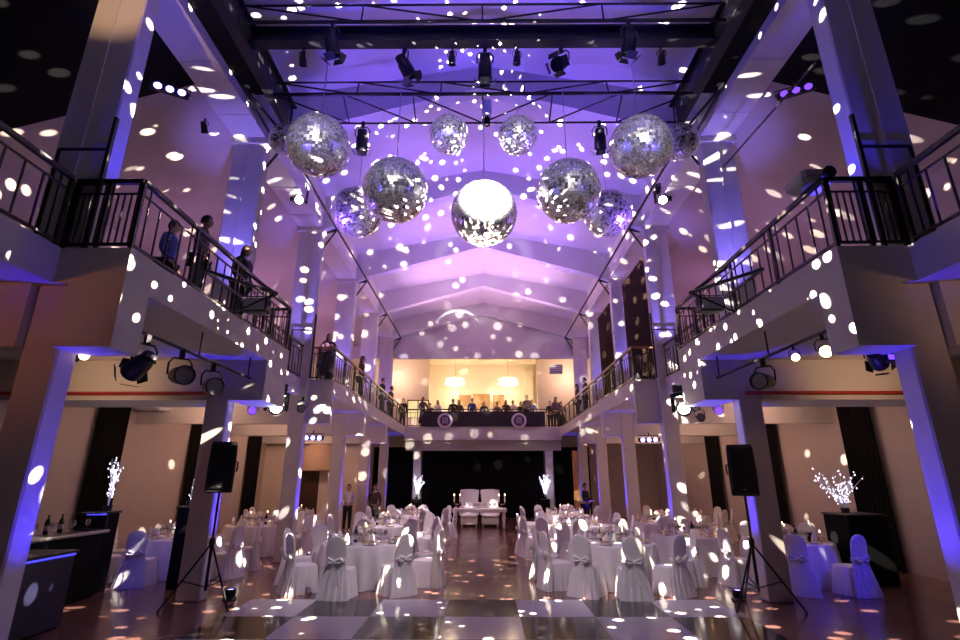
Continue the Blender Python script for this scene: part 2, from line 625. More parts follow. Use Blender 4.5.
# black back curtain behind the couple's table, in three runs
drape('backdrop_curtain', 'wide black curtain behind the two throne chairs', 'curtain', (3.25, 28.5), (-3.25, 28.5), 0.01, 3.6, 'black_cloth', 0.09, 30, 'black curtains under the cross balcony')
drape('backdrop_curtain', 'black curtain left of the left white post under the cross balcony', 'curtain', (-3.8, 28.5), (-5.9, 28.5), 0.01, 3.6, 'black_cloth', 0.09, 12, 'black curtains under the cross balcony')
drape('backdrop_curtain', 'black curtain right of the right white post under the cross balcony', 'curtain', (5.7, 28.5), (3.8, 28.5), 0.01, 3.6, 'black_cloth', 0.09, 10, 'black curtains under the cross balcony')
for s in (-1, 1):
    c = MB(); c.bbox((min(s * 3.3, s * 3.7), 28.05, 0), (max(s * 3.3, s * 3.7), 28.3, 3.6), 0.02)
    struct(c.build('column', 'white_lacquer'), 'slim white post before the black curtain, on the %s' % SIDE[s], 'column')
# brown drapes between the upper columns on the right
for k in (2, 3):
    y0, y1 = COLY[k] + 0.45, COLY[k + 1] - 0.1
    drape('upper_drape', 'dark brown drape between upper columns %d and %d on the right' % (k + 1, k + 2), 'curtain', (5.25, y0), (5.25, y1), ZB + 0.01, 8.9, 'brown_cloth', 0.07, 16, 'brown drapes on the right balcony')
drape('gold_drape', 'narrow gold drape beside the black curtain at the far right', 'curtain', (4.72, 26.3), (4.42, 26.3), 0.02, 3.3, 'gold_cloth', 0.05, 4)

# ------------------------------------------------------------------ balcony railings
def railing(label, pts, wood=False, group='balcony railings', step=0.30, h=0.92):
    """railing along the plan polyline pts on the balcony floor"""
    c = sum((Vector((p[0], p[1], 0)) for p in pts), Vector()) / len(pts)
    t = thing('balcony_railing', label, 'railing', (c.x, c.y, ZB), 0, group)
    zt = ZB + h
    tr, br, sr = MB(), MB(), MB()
    nb = 0
    for (x0, y0), (x1, y1) in zip(pts, pts[1:]):
        p, q = Vector((x0, y0, 0)), Vector((x1, y1, 0))
        L = (q - p).length
        up = Vector((0, 0, 1))
        tr.bar(p + up * zt, q + up * zt, 0.028, 4)
        br.bar(p + up * (ZB + 0.07), q + up * (ZB + 0.07), 0.016, 4)
        sr.bar(p + up * (zt - 0.17), q + up * (zt - 0.17), 0.011, 4)
        n = max(2, int(L / 1.28 + .5))
        for i in range(n + 1):
            a = p + (q - p) * (i / n)
            if i > 0 or (x0, y0) == tuple(pts[0]):
                m = MB(); m.bar(a + up * (ZB), a + up * (zt - .02), 0.022, 4); m.build('post', 'rail_metal', t)
            if i < n:
                b2 = p + (q - p) * ((i + 1) / n)
                for f, top in ((0.12, 1), (0.30, 0), (0.50, 0), (0.70, 0), (0.88, 1)):
                    e = a + (b2 - a) * f
                    m = MB(); m.bar(e + up * (ZB + .07), e + up * ((zt if top else zt - 0.17)), 0.009, 4)
                    m.build('baluster', 'rail_metal', t)
    tr.build('top_rail', 'wood_rail' if wood else 'rail_metal', t)
    br.build('bottom_rail', 'rail_metal', t)
    sr.build('middle_rail', 'rail_metal', t)
    return t


for s in (-1, 1):
    n = SIDE[s]
    e = 0.05
    railing('black railing of the nearest set-back balcony bay on the %s' % n, [(s * (XR + e), 0.5), (s * (XR + e), 5.43)])
    railing('black railing round the near projecting balcony bay on the %s' % n,
            [(s * (XR + e), 5.53), (s * (XA + e), 5.53), (s * (XA + e), 10.55), (s * (XR - .02), 10.55)])
    railing('short black railing in the recess between the two %s balcony bays' % n, [(s * (XR + e), 10.65), (s * (XR + e), 13.9)])
    railing('long railing with wooden handrail on the far %s balcony bay' % n,
            [(s * (XR + e), 14.0), (s * (XA + e), 14.0), (s * (XA + e), 27.5)], wood=True)
for s in (-1, 1):
    for k in (0, 2):
        y = (5.52, 13.76)[k // 2]
        t = thing('gate_post', 'tall black post with crossbar above the railing at column %d on the %s' % (k + 1, SIDE[s]), 'post', (s * 4.72, y, ZB), 0, 'tall posts at the railing corners')
        m = MB(); m.bar((s * 4.72, y - .03, ZB), (s * 4.72, y - .03, 6.44), .022, 4); m.build('upright', 'rail_metal', t)
        m = MB(); m.bar((s * 4.72, y - .03, 5.97), (s * 5.35, y - .03, 5.97), .014, 4); m.bar((s * 5.35, y - .03, 5.97), (s * 5.35, y - .03, ZB), .014, 4); m.build('crossbar', 'rail_metal', t)
xr = railing('railing of the cross balcony at the far end of the hall', [(-XA + .1, 27.6), (XA - .1, 27.6)])
# dark banner hung along the cross balcony with two round badges
b = MB(); b.span((-3.3, 27.48, ZB + 0.0), (3.3, 27.52, ZB + 0.8))
tag(b.build('hanging_banner', 'banner_dark', off=(0, 27.5, ZB)), 'dark banner cloth hung on the cross balcony railing', 'banner')
for px in (445, 519):
    p = at(px, 420.5, 27.4)
    t = thing('hanging_badge', 'round white monogram badge on the cross balcony banner, %s of the two' % ('left' if px < 480 else 'right'), 'sign', (p.x, 27.43, p.z - 0.42))
    L = []
    for r_, yv in ((0.40, 27.46), (0.40, 27.40), (0.29, 27.40), (0.29, 27.46), (0.40, 27.46)):
        L.append([(p.x + r_ * math.cos(2 * PI * i / 32), yv, p.z + r_ * math.sin(2 * PI * i / 32)) for i in range(32)])
    b = MB(); b.loft(L, cap=False); b.build('ring', 'badge_white', t)
    b = MB()
    b.loft([[(p.x + 0.29 * math.cos(2 * PI * i / 32), yv, p.z + 0.29 * math.sin(2 * PI * i / 32)) for i in range(32)] for yv in (27.47, 27.43)])
    b.build('disc', 'dress_purple', t)
    b = MB()
    for dx in (-0.11, 0.0, 0.11):
        b.span((p.x + dx - .018, 27.40, p.z - .15), (p.x + dx + .018, 27.435, p.z + (.15 if dx == 0 else .12)))
    for s in (-1, 1):
        L = [(p.x + s * .055 + .055 * math.cos(a), 27.415, p.z + .11 + .05 * math.sin(a)) for a in [PI * i / 6 for i in range(7)]]
        b.tube(L, 0.015, 6)
    b.build('monogram', 'badge_white', t)
# ================================================================== TRUSSES AND RAILS UNDER THE CEILING
def truss(label, ya, za, yb, zb, x0, x1, n, up_first=True):
    t = thing('lighting_truss', label, 'truss', (0, (ya + yb) / 2, min(za, zb)), 0, 'black lighting trusses')
    for y, z, r in ((ya, za, 0.035), (yb, zb, 0.022)):
        m = MB(); m.bar((x0, y, z), (x1, y, z), r, 6); m.build('chord', 'black_metal', t)
    dx = (x1 - x0) / n
    for i in range(n):
        xa, xb = x0 + i * dx, x0 + (i + 1) * dx
        m = MB(); m.bar((xa, ya, za), (xa, yb, zb), 0.016, 6); m.build('brace', 'black_metal', t)
        flip = (i < n / 2) != up_first
        m = MB(); m.bar((xa, ya, za) if flip else (xa, yb, zb), (xb, yb, zb) if flip else (xb, ya, za), 0.018, 6); m.build('brace', 'black_metal', t)
    return t


XG = 4.2
truss('black lighting truss nearest the viewpoint, above the thick girder', 6.9, 9.55, 6.95, 9.98, -XG, XG, 4)
truss('black upright lighting truss of fine bars beyond the thick girder', 8.4, 9.33, 8.5, 9.72, -XG, XG, 5)
truss('black lighting truss lying flat above the mirror balls', 8.42, 9.36, 9.0, 9.12, -XG, XG, 6, False)
g = MB()
g.span((-XG, 7.2, 9.46), (XG, 7.4, 9.50)); g.span((-XG, 7.29, 9.48), (XG, 7.31, 9.78)); g.span((-XG, 7.2, 9.76), (XG, 7.4, 9.80))
tag(g.build('steel_girder', 'black_metal', off=(0, 7.3, 9.46)), 'thick dark steel girder spanning the nave between the trusses', 'girder')
for s in (-1, 1):
    n = SIDE[s]
    t = thing('ceiling_rail', 'thin dark rail along the column tops on the %s of the nave' % n, 'rail', (s * 4.4, 17, 9.2), 0, 'ceiling rails along the nave')
    m = MB(); m.bar((s * 4.42, 9.62, 9.22), (s * 4.42, 26.5, 9.22), 0.035, 6); m.build('tube', 'rail_metal', t)
    for y in COLY[1:]:
        m = MB()
        m.bar((s * 4.42, y + .2, 9.22), (s * (XC + .02), y + .2, 9.12), 0.03, 4)
        m.bar((s * 4.46, y + .2, 9.18), (s * (XC + .02), y + .2, 8.6), 0.02, 4)
        m.build('bracket', 'black_metal', t)
    # side girder, and a black panel standing in for the unlit gap over the near bays
    g = MB(); g.span((s * 4.24, 1.0, 9.35), (s * 4.28, 9.5, 9.92)); g.span((s * 4.16, 1.0, 9.32), (s * 4.36, 9.5, 9.38)); g.span((s * 4.16, 1.0, 9.9), (s * 4.36, 9.5, 9.95))
    tag(g.build('side_girder', 'black_metal', off=(s * 4.26, 5.5, 9.3)), 'black girder along the %s edge of the nave ceiling, carrying the trusses' % n, 'girder', 'side girders')
    g = MB(); g.span((s * 4.4, 1.0, 9.42), (s * 4.82, 8.5, 9.46))
    tag(g.build('dark_gap_panel', 'black_paint', off=(s * 4.6, 5, 9.42)), 'black panel for the unlit gap under the %s edge of the nave ceiling' % n, 'catwalk', 'dark gap panels')
    t = thing('panel_bracket', 'small black open bracket at the end of the %s gap panel' % n, 'bracket', (s * 4.55, 8.8, 9.2), 0, 'catwalk brackets')
    m = MB()
    m.bar((s * 4.75, 8.2, 9.4), (s * 4.62, 9.4, 9.15), 0.02, 4); m.bar((s * 4.75, 8.2, 9.4), (s * 4.35, 9.3, 9.15), 0.02, 4)
    m.bar((s * 4.62, 9.4, 9.15), (s * 4.35, 9.3, 9.15), 0.02, 4)
    m.build('bar', 'black_metal', t)

# ================================================================== MIRROR BALLS
def mirror_meshes():
    tiles, core = MB(), MB()
    rows = 34
    for i in range(rows):
        t0, t1 = -PI / 2 + PI * (i + .06) / rows, -PI / 2 + PI * (i + .94) / rows
        n = max(4, int(2 * rows * math.cos((t0 + t1) / 2)))
        for k in range(n):
            a0, a1 = 2 * PI * (k + .06) / n, 2 * PI * (k + .94) / n
            P = [Vector((math.cos(t) * math.cos(a), math.cos(t) * math.sin(a), math.sin(t))) for t, a in ((t0, a0), (t0, a1), (t1, a1), (t1, a0))]
            c = sum(P, Vector()) / 4
            ax = Vector((random.gauss(0, 1), random.gauss(0, 1), random.gauss(0, 1))).normalized()
            q = Matrix.Rotation(random.gauss(0, 0.055), 3, ax)
            tiles.add([c + q @ (p - c) for p in P], [(0, 1, 2, 3)])
    core.ball((0, 0, 0), 0.985, 32)
    return tiles.mesh('mirror_tiles', 'mirror_tile'), core.mesh('core', 'grey_plastic', True)


MT, MC = mirror_meshes()
cap = MB(); cap.lathe([(0.10, 0.97), (0.10, 1.04), (0.04, 1.06), (0.03, 1.12)], 12)
MCAP = cap.mesh('top_cap', 'steel', True)
BALLS = [  # px, py, radius px, depth, label
    (484, 213.5, 33, 8.5, 'large brightly lit mirror ball hanging alone at the centre'),
    (395.5, 190.5, 32.5, 8.2, 'large mirror ball left of the brightly lit one'),
    (568.5, 191, 32, 8.2, 'large mirror ball right of the brightly lit one'),
    (449, 134.5, 19.5, 8.7, 'small high mirror ball, left of the centre pair'),
    (518, 135.5, 19.5, 8.7, 'small high mirror ball, right of the centre pair'),
    (318.5, 146, 31, 7.6, 'large mirror ball hanging at the left edge of the nave'),
    (286, 140, 16, 8.8, 'mirror ball half hidden behind the large one at the left edge'),
    (357.5, 212, 25.5, 9.7, 'mirror ball low behind the large one left of centre'),
    (607.5, 213, 24, 9.7, 'mirror ball low behind the large one right of centre'),
    (640.5, 147, 31, 7.6, 'large mirror ball hanging at the right edge of the nave'),
    (679.5, 142, 18.5, 8.8, 'mirror ball half hidden behind the large one at the right edge'),
]
BPOS = []
for px, py, rp, Y, lab in BALLS:
    p = at(px, py, Y)
    dcam = (CM.transposed() @ (p - Vector((0, 0, 2))))
    r = rp * (-dcam.z) / FPX
    BPOS.append((p, r))
    t = thing('mirror_ball', lab, 'mirror ball', p, random.uniform(0, 6), 'mirror balls over the nave')
    put('core', MC, t, sc=r)
    put('mirror_tiles', MT, t, sc=r)
    put('top_cap', MCAP, t, sc=r)
    w = MB(); w.bar((0, 0, r * 1.05), (0, 0, max(9.3 - p.z, r * 1.3)), 0.008, 5)
    o = w.build('hanging_wire', 'steel', None); o.parent = t

# ================================================================== STAGE LIGHTS
def par_meshes():
    can = MB()   # barrel along -Z, front at z = -0.22
    can.lathe([(0.045, 0.15), (0.085, 0.13), (0.09, 0.02), (0.108, 0.0), (0.115, -0.22), (0.122, -0.225), (0.122, -0.245), (0.108, -0.245), (0.104, -0.19)], 18, cap=False)
    can.lathe([(0.0, 0.15), (0.045, 0.15)], 18, cap=False)
    lens = MB(); lens.lathe([(0.0, -0.205), (0.105, -0.20), (0.105, -0.19), (0.0, -0.19)], 18, cap=False)
    yoke = MB()
    yoke.tube([(0.13, 0, 0), (0.135, 0, 0.14), (0.09, 0, 0.21), (-0.09, 0, 0.21), (-0.135, 0, 0.14), (-0.13, 0, 0)], 0.012, 6)
    clamp = MB(); clamp.bbox((-0.03, -0.03, 0.21), (0.03, 0.03, 0.33), 0.006)
    barn = MB()
    for k in range(4):
        a = PI / 2 * k
        m = Matrix.Rotation(a, 3, 'Z') @ Matrix.Rotation(R(35), 3, 'X')
        barn.box(Matrix.Rotation(a, 3, 'Z') @ Vector((0, -0.15, -0.29)), (0.17, 0.006, 0.12), mat=m)
    return can.mesh('can', 'black_metal', True), lens, yoke.mesh('yoke', 'black_metal', True), clamp.mesh('clamp', 'black_metal'), barn.mesh('barn_doors', 'black_metal')


PCAN, PLENS, PYOKE, PCLAMP, PBARN = par_meshes()
LENSES = {m: PLENS.mesh('lens', m) for m in ('lamp_warm', 'lamp_white', 'lamp_blue', 'lamp_violet', 'grey_plastic', 'bottle_dark')}


def par(label, loc, target, lens='bottle_dark', sc=1.0, barn=True, group='black stage spotlights', down=False):
    """spotlight whose clamp sits 0.3*sc above loc (below it when down)"""
    loc = Vector(loc)
    dv = Vector(target) - loc
    t = thing('stage_spotlight', label, 'spotlight', loc, 0, group)
    az = math.atan2(dv.x, -dv.y) if abs(dv.x) + abs(dv.y) > 1e-6 else 0
    tilt = math.atan2(math.hypot(dv.x, dv.y), -dv.z)
    rot = (Matrix.Rotation(az, 3, 'Z') @ Matrix.Rotation(-tilt, 3, 'X')).to_euler()
    put('can', PCAN, t, rot=rot, sc=sc)
    put('lens', LENSES[lens], t, rot=rot, sc=sc)
    if barn:
        put('barn_doors', PBARN, t, rot=rot, sc=sc)
    e = (PI, 0, az) if down else (0, 0, az)
    put('yoke', PYOKE, t, rot=e, sc=sc)
    put('hanging_clamp', PCLAMP, t, rot=e, sc=sc)
    return t


def mover_meshes():
    base = MB(); base.bbox((-0.17, -0.15, 0.30), (0.17, 0.15, 0.46), 0.02)
    arms = MB()
    for s in (-1, 1):
        arms.bbox((s * 0.19 - 0.035, -0.07, -0.06), (s * 0.19 + 0.035, 0.07, 0.26), 0.02)
    arms.bbox((-0.225, -0.08, 0.24), (0.225, 0.08, 0.30), 0.02)
    head = MB()
    head.lathe([(0.02, 0.2), (0.10, 0.19), (0.14, 0.10), (0.145, -0.05), (0.125, -0.18), (0.13, -0.20), (0.13, -0.23), (0.105, -0.23), (0.10, -0.20)], 20, cap=False)
    head.lathe([(0.0, 0.2), (0.02, 0.2)], 20, cap=False)
    lens = MB(); lens.lathe([(0.0, -0.235), (0.07, -0.225), (0.102, -0.205), (0.102, -0.195), (0.0, -0.195)], 20, cap=False)
    return base.mesh('base', 'black_plastic'), arms.mesh('arms', 'black_plastic'), head.mesh('head', 'black_plastic', True), lens.mesh('lens', 'lamp_white', True)


MBASE, MARMS, MHEAD, MLENS = mover_meshes()


def mover(label, loc, target, sc=1.0):
    loc = Vector(loc)
    dv = Vector(target) - loc
    t = thing('moving_head_spotlight', label, 'moving light', loc, 0, 'moving head lights with bright lenses')
    az = math.atan2(dv.x, -dv.y)
    tilt = math.atan2(math.hypot(dv.x, dv.y), -dv.z)
    rot = (Matrix.Rotation(az, 3, 'Z') @ Matrix.Rotation(-tilt, 3, 'X')).to_euler()
    put('base', MBASE, t, rot=(0, 0, az), sc=sc)
    put('arms', MARMS, t, rot=(0, 0, az), sc=sc)
    put('head', MHEAD, t, rot=rot, sc=sc)
    put('lens', MLENS, t, rot=rot, sc=sc)
    return t


# spotlights clamped to the trusses and the girder
for px, py, Y, Zc, tg, lab in (
        (333, 24, 6.95, 9.55, (-2, 9.5, 4), 'black spotlight on the nearest truss, left of the middle'),
        (628, 22, 6.95, 9.55, (2, 9.5, 4), 'black spotlight on the nearest truss, right of the middle'),
        (404, 57, 7.4, 9.46, (2.5, 10.5, 3), 'black spotlight under the thick girder, above the left high mirror ball'),
        (485, 60, 7.4, 9.46, (0, 11, 3), 'black spotlight under the thick girder, at its middle'),
        (561, 50, 7.4, 9.46, (-1.5, 3, 4), 'black boxy spotlight under the thick girder, right of its middle'),
        (303, 58, 7.4, 9.46, (-3.5, 10, 3), 'small black spotlight under the left end of the thick girder'),
        (662, 59, 7.4, 9.46, (3.5, 10, 3), 'small black spotlight under the right end of the thick girder'),
        (452, 57, 7.4, 9.46, (-0.4, 9, 3), 'small black spotlight under the girder, left of its middle'),
        (517, 57, 7.4, 9.46, (0.4, 9, 3), 'small black spotlight under the girder, between two larger ones'),
        (363, 127, 9.0, 9.12, (-3.0, 12, 5), 'black spotlight under the flat truss, right of the left mirror ball'),
        (599, 125, 9.0, 9.12, (3.0, 12, 5), 'black spotlight under the flat truss, left of the right mirror ball')):
    sm = 'small' in lab
    p = at(px, py, Y)
    par(lab, (p.x, Y, Zc - 0.3 * (0.6 if sm else 1.1)), tg, sc=0.6 if sm else 1.1, barn=not sm)

# pipes and par cans under the near balcony bays
for s in (-1, 1):
    n = SIDE[s]
    pipe = MB(); pipe.bar((s * 4.35, 5.9, 3.78), (s * 4.35, 9.4, 3.78), 0.025, 8)
    for y in (6.0, 7.6, 9.3):
        pipe.bar((s * 4.35, y, 3.78), (s * 4.35, y, ZS), 0.012, 6)
    tag(pipe.build('hanging_pipe', 'black_metal', off=(s * 4.35, 8, 4.02)), 'black lighting pipe under the near %s balcony bay' % n, 'pipe', 'lighting pipes under the balcony')
for px, py, Y, tgt, lens, lab, sc in (
        (141, 364, 6.37, (-9, 9, 1), 'bottle_dark', 'open black spotlight frame under the left balcony, nearest of three', 1.1),
        (178, 373, 7.17, (-2.0, 5.0, 3.0), 'grey_plastic', 'black spotlight under the left balcony, middle of three', 1.15),
        (210, 383, 8.07, (-2.5, 6.0, 3.0), 'grey_plastic', 'black spotlight under the left balcony, furthest of three', 1.15),
        (765, 380, 7.8, (1.0, 5.0, 3.0), 'grey_plastic', 'black spotlight under the right balcony, beside the dim beam', 1.1),
        (796, 377, 6.98, (2.0, 2.0, 2.0), 'lamp_warm', 'small warm glowing spotlight under the right balcony', 0.48),
        (826, 367, 6.35, (2.0, 2.0, 2.0), 'lamp_warm', 'bright warm spotlight under the right balcony, nearest the corner', .68)):
    p = at(px, py, Y)
    par(lab, (s_ := (4.35 if px > 480 else -4.35), Y, 3.77 - 0.32 * sc), tgt, lens, sc, barn=('open' in lab))
p = at(85, 355, 6.0)
par('bright warm spotlight at the left column under the balcony', (p.x, 6.0, p.z), (-2.0, 2.0, 2.2), 'lamp_warm', 0.5, False)
p = at(875, 357, 6.0)
par('small dark spotlight under the right balcony beside the blue column', (p.x, 6.0, p.z), (8, 9, 2), 'bottle_dark', 0.8, True)


# LED bars with three bright cells
def led_bar(label, loc, rz, lens, tilt=0.0):
    t = thing('led_spotlight_bar', label, 'led light', loc, rz, 'led bars with three glowing cells')
    b = MB(); b.bbox((-0.30, -0.05, -0.06), (0.30, 0.05, 0.06), 0.012)
    o = b.build('housing', 'black_plastic', None); o.parent = t
    for k in (-1, 0, 1):
        c = MB(); c.lathe([(0.0, 0), (0.062, 0), (0.062, 0.012), (0.0, 0.018)], 14, m=Matrix.Rotation(PI / 2, 3, 'X'), c=(k * 0.185, -0.048, 0), cap=False)
        o = c.build('lamp_cell', lens, None); o.parent = t
    m = MB(); m.tube([(-0.31, 0, 0), (-0.31, 0, 0.13), (0.31, 0, 0.13), (0.31, 0, 0)], 0.012, 6); m.bar((0, 0, .13), (0, 0, .22), .02, 6)
    o = m.build('mounting_yoke', 'black_metal', None); o.parent = t


p = at(170, 91, 7.45)
t_ = at(204, 126, 7.9)
par('small dark spotlight under the upper left ceiling beside the led bar', t_, (-6, 12, 4), 'lamp_violet', .5, False)
h_ = at(487, 100, 8.6)
t = thing('hanging_chain_hoist', 'small beige hoist hanging from the truss above the bright mirror ball', 'hoist', (h_.x, 8.6, 9.0))
b = MB(); b.bbox((h_.x - .09, 8.52, 8.95), (h_.x + .09, 8.68, 9.32), .02); b.build('body', 'white_plastic', t)
b = MB(); b.lathe([(0, 0), (.06, .0), (.06, .14), (.03, .2), (0, .2)], 12, c=(h_.x, 8.6, 8.75)); b.build('chain_bag', 'black_cloth', t, True)
led_bar('led bar with three blue white cells under the upper left ceiling', p, 0.5, 'lamp_blue')
p = at(796, 92, 7.5)
led_bar('dim led bar with three blue cells under the upper right ceiling', p, -0.5, 'lamp_violet')
p = at(313, 438, 15.5)
led_bar('led bar with three blue cells under the far left balcony', p, 0.2, 'lamp_blue')
p = at(649, 440, 16.0)
led_bar('led bar with three blue cells under the far right balcony', p, -0.2, 'lamp_blue')

mover('moving head light with bright lens under the upper left column beam', at(299, 200, 12.2), (0, 0.5, 2.4))
mover('moving head light with bright lens under the upper right column beam', at(663, 200, 12.2), (0, 0.5, 2.4))
mover('moving head light with bright lens at the lower left balcony recess', at(276, 408, 10.9), (0, 0.5, 2.4), 1.1)
mover('moving head light with bright lens at the lower right balcony recess', at(684, 409, 10.9), (0, 0.5, 2.4), 1.1)
for px, py, Y, lab in ((253, 410, 11.5, 'small violet spotlight under the left balcony recess'), (718, 410, 11.5, 'small violet spotlight under the right balcony recess'),
                       (302, 408, 12.0, 'dark spotlight right of the moving head light at the left recess'), (700, 417, 12.2, 'small grey spotlight under the right balcony recess')):
    p = at(px, py, Y)
    par(lab, p, (p.x * .5, 4, 2), 'lamp_violet' if 'violet' in lab else ('grey_plastic'), 0.8, False)
for s in (-1, 1):
    bar_ = MB(); bar_.bar((s * 4.6, 11.5, ZS - .12), (s * 7.0, 11.5, ZS - .12), 0.025, 8)
    for x in (4.9, 6.8):
        bar_.bar((s * x, 11.5, ZS - .12), (s * x, 11.5, ZS), .012, 6)
    tag(bar_.build('hanging_pipe', 'black_metal', off=(s * 5.8, 11.5, 4)), 'short lighting pipe across the %s recess under the balcony' % SIDE[s], 'pipe')

# laser heads beside the near columns
for s, px, py in ((-1, 66, 357), (1, 893, 358)):
    p = at(px, py, 6.0)
    t = thing('laser_spotlight', 'small violet glowing light head beside the near %s column' % SIDE[s], 'light', p)
    b = MB(); b.bbox((-.13, -.06, -.05), (.13, .06, .05), .01); o = b.build('housing', 'black_plastic', None); o.parent = t
    b = MB(); b.bbox((-.10, -.066, -.03), (.10, -.058, .03), .002); o = b.build('lamp_face', 'lamp_violet', None); o.parent = t

# arms on the balcony railings holding flood lights
for s in (-1, 1):
    n = SIDE[s]
    y = 7.75
    t = thing('light_mount_arm', 'black triangular arm reaching into the nave from the %s railing' % n, 'bracket', (s * 4.1, y, 4.85), 0, 'railing arms with flood lights')
    m = MB()
    a, c_, d = (s * 4.14, 7.0, 4.95), (s * 4.14, 8.7, 4.95), (s * 3.45, 8.0, 4.95)
    m.bar(a, d, .022, 4); m.bar(c_, d, .022, 4); m.bar(a, c_, .02, 4)
    m.build('frame', 'black_metal', t)
    m = MB(); m.bar((s * 4.14, 8.0, 5.4), d, .016, 4); m.bar((s * 4.14, 8.0, 4.6), d, .016, 4); m.build('stay', 'black_metal', t)
    t = thing('flood_light', 'boxy flood light hanging under the %s railing arm' % n, 'flood light', (s * 3.8, 8.1, 4.75), 0, 'flood lights')
    b = MB(); b.bbox((s * 3.8 - .2, 8.0, 4.64), (s * 3.8 + .2, 8.22, 4.88), .02); b.build('housing', 'black_plastic', t)
    b = MB(); b.span((s * 3.8 - .17, 7.985, 4.67), (s * 3.8 + .17, 8.0, 4.85)); b.build('lens', 'grey_plastic', t)
    b = MB(); b.tube([(s * 3.8 - .21, 8.1, 4.76), (s * 3.8 - .21, 8.1, 4.93), (s * 3.8 + .21, 8.1, 4.93), (s * 3.8 + .21, 8.1, 4.76)], .01, 6); b.build('mounting_yoke', 'black_metal', t)

# projector on the near right railing
t = thing('projector', 'grey projector standing on the near right balcony railing', 'projector', (4.2, 6.0, ZB + .95))
p = Vector((4.22, 5.75, ZB + .955))
b = MB(); b.bbox((p.x - .22, p.y - .18, p.z), (p.x + .22, p.y + .25, p.z + .17), .04); b.build('body', 'grey_plastic', t)
b = MB(); b.lathe([(.075, 0), (.08, .05), (.06, .06)], 16, c=(p.x + .1, p.y - .17, p.z + .09), m=Matrix.Rotation(PI / 2, 3, 'X')); b.build('lens_barrel', 'black_plastic', t, True)
b = MB(); b.lathe([(0, .062), (.05, .056)], 16, c=(p.x + .1, p.y - .17, p.z + .09), m=Matrix.Rotation(PI / 2, 3, 'X'), cap=False); b.build('lens', 'bottle_dark', t)

# uplights at the columns
upm = MB(); upm.bbox((-.09, -.09, .015), (.09, .09, .05), .01)
upm = upm.mesh('base', 'black_plastic')
uph = MB(); uph.lathe([(.07, .05), (.085, .08), (.09, .19), (.075, .19), (.07, .17)], 16, cap=False); uph.lathe([(0, .05), (.07, .05)], 16, cap=False)
uph = uph.mesh('housing', 'black_metal', True)
upl = MB(); upl.lathe([(0, .172), (.071, .172)], 16, cap=False)
upl = upl.mesh('lens', 'lamp_blue')
for s in (-1, 1):
    for k, y in enumerate(COLY):
        t = thing('column_uplight', 'small blue uplight on the floor at column %d from the front, %s side' % (k + 1, SIDE[s]), 'uplight', (s * (XC - 0.45), y + .14, -0.013), 0, 'blue uplights at the column feet')
        if k == 0:
            t.location.z = 0
        put('base', upm, t); put('housing', uph, t); put('lens', upl, t)
        light('SPOT', 'uplight_lamp', (s * (XC - 0.45), y + .14, .2), (330, 360, 300, 270, 240, 220)[k], (0.045, 0.02, 1.0), (s * (XC + .02), y + .17, 2.6 if k == 0 else 3.4), 32 if k == 0 else 44, 1.0, 0.03)
        # second lamp on the balcony kerb for the upper shaft
        xk = XA if (k < 1 or k > 1) else XA
        light('SPOT', 'upper_uplight_lamp', (s * (XC - 0.5), y + .17, ZB + .15), (230, 280, 260, 240, 220, 200)[k], (0.06, 0.045, 1.0), (s * (XC + .02), y + .17, ZB + 3.4), 46, 1.0, 0.03)
        light('SPOT', 'upper_uplight_lamp', (s * (XC + .2), y - .6, ZB + .15), ((20 if s < 0 else 70), 520, 340, 240, 200, 160)[k], ((0.05, .03, 1.0) if k == 0 else (0.20, 0.15, 1.0)), (s * (XC + .3), y, ZB + 3.2), 48, 1.0, 0.03)
        if k > 0:
            t = thing('column_uplight', 'small blue uplight on the balcony edge at column %d, %s side' % (k + 1, SIDE[s]), 'uplight', (s * (XC - 0.5), y + .17, ZB - 0.013), 0, 'blue uplights on the balcony edge')
            put('base', upm, t); put('housing', uph, t); put('lens', upl, t)

# chandeliers in the lounge
for px, lab in ((455, 'left'), (508, 'right')):
    p = at(px, 381, 32.2)
    t = thing('chandelier', 'crystal chandelier in the lounge beyond the balcony, %s of the two' % lab, 'chandelier', p, 0, 'lounge chandeliers')
    ring = MB()
    for rr, z in ((.62, -.12), (.38, .22)):
        ring.tube([(rr * math.cos(2 * PI * i / 24), rr * math.sin(2 * PI * i / 24), z) for i in range(25)], .02, 6)
    for i in range(6):
        a = 2 * PI * i / 6
        ring.bar((.62 * math.cos(a), .62 * math.sin(a), -.12), (.05 * math.cos(a), .05 * math.sin(a), .3), .012, 5)
    o = ring.build('frame', 'gold', None); o.parent = t
    c = MB()
    for rr, z, n in ((.62, -.12, 30), (.5, -.16, 24), (.38, .2, 20), (.2, .1, 12)):
        for i in range(n):
            a = 2 * PI * i / n
            c.ball((rr * math.cos(a), rr * math.sin(a), z - .06), .03, 6, (1, 1, 2))
    o = c.build('crystals', 'crystal_glow', None); o.parent = t; o['kind'] = 'stuff'
    for i in range(8):
        a = 2 * PI * i / 8
        c = MB(); c.bar((.55 * math.cos(a), .55 * math.sin(a), -.1), (.55 * math.cos(a), .55 * math.sin(a), .06), .018, 6); c.ball((.55 * math.cos(a), .55 * math.sin(a), .1), .035, 8, (1, 1, 1.5))
        o = c.build('candle_bulb', 'bulb_glow', None); o.parent = t
    w = MB(); w.bar((0, 0, .3), (0, 0, 9.3 - p.z), .015, 6); o = w.build('hanging_rod', 'gold', None); o.parent = t
    light('POINT', 'chandelier_lamp', p + Vector((0, 0, -.35)), 110, (1.0, .74, .46), size=.3)

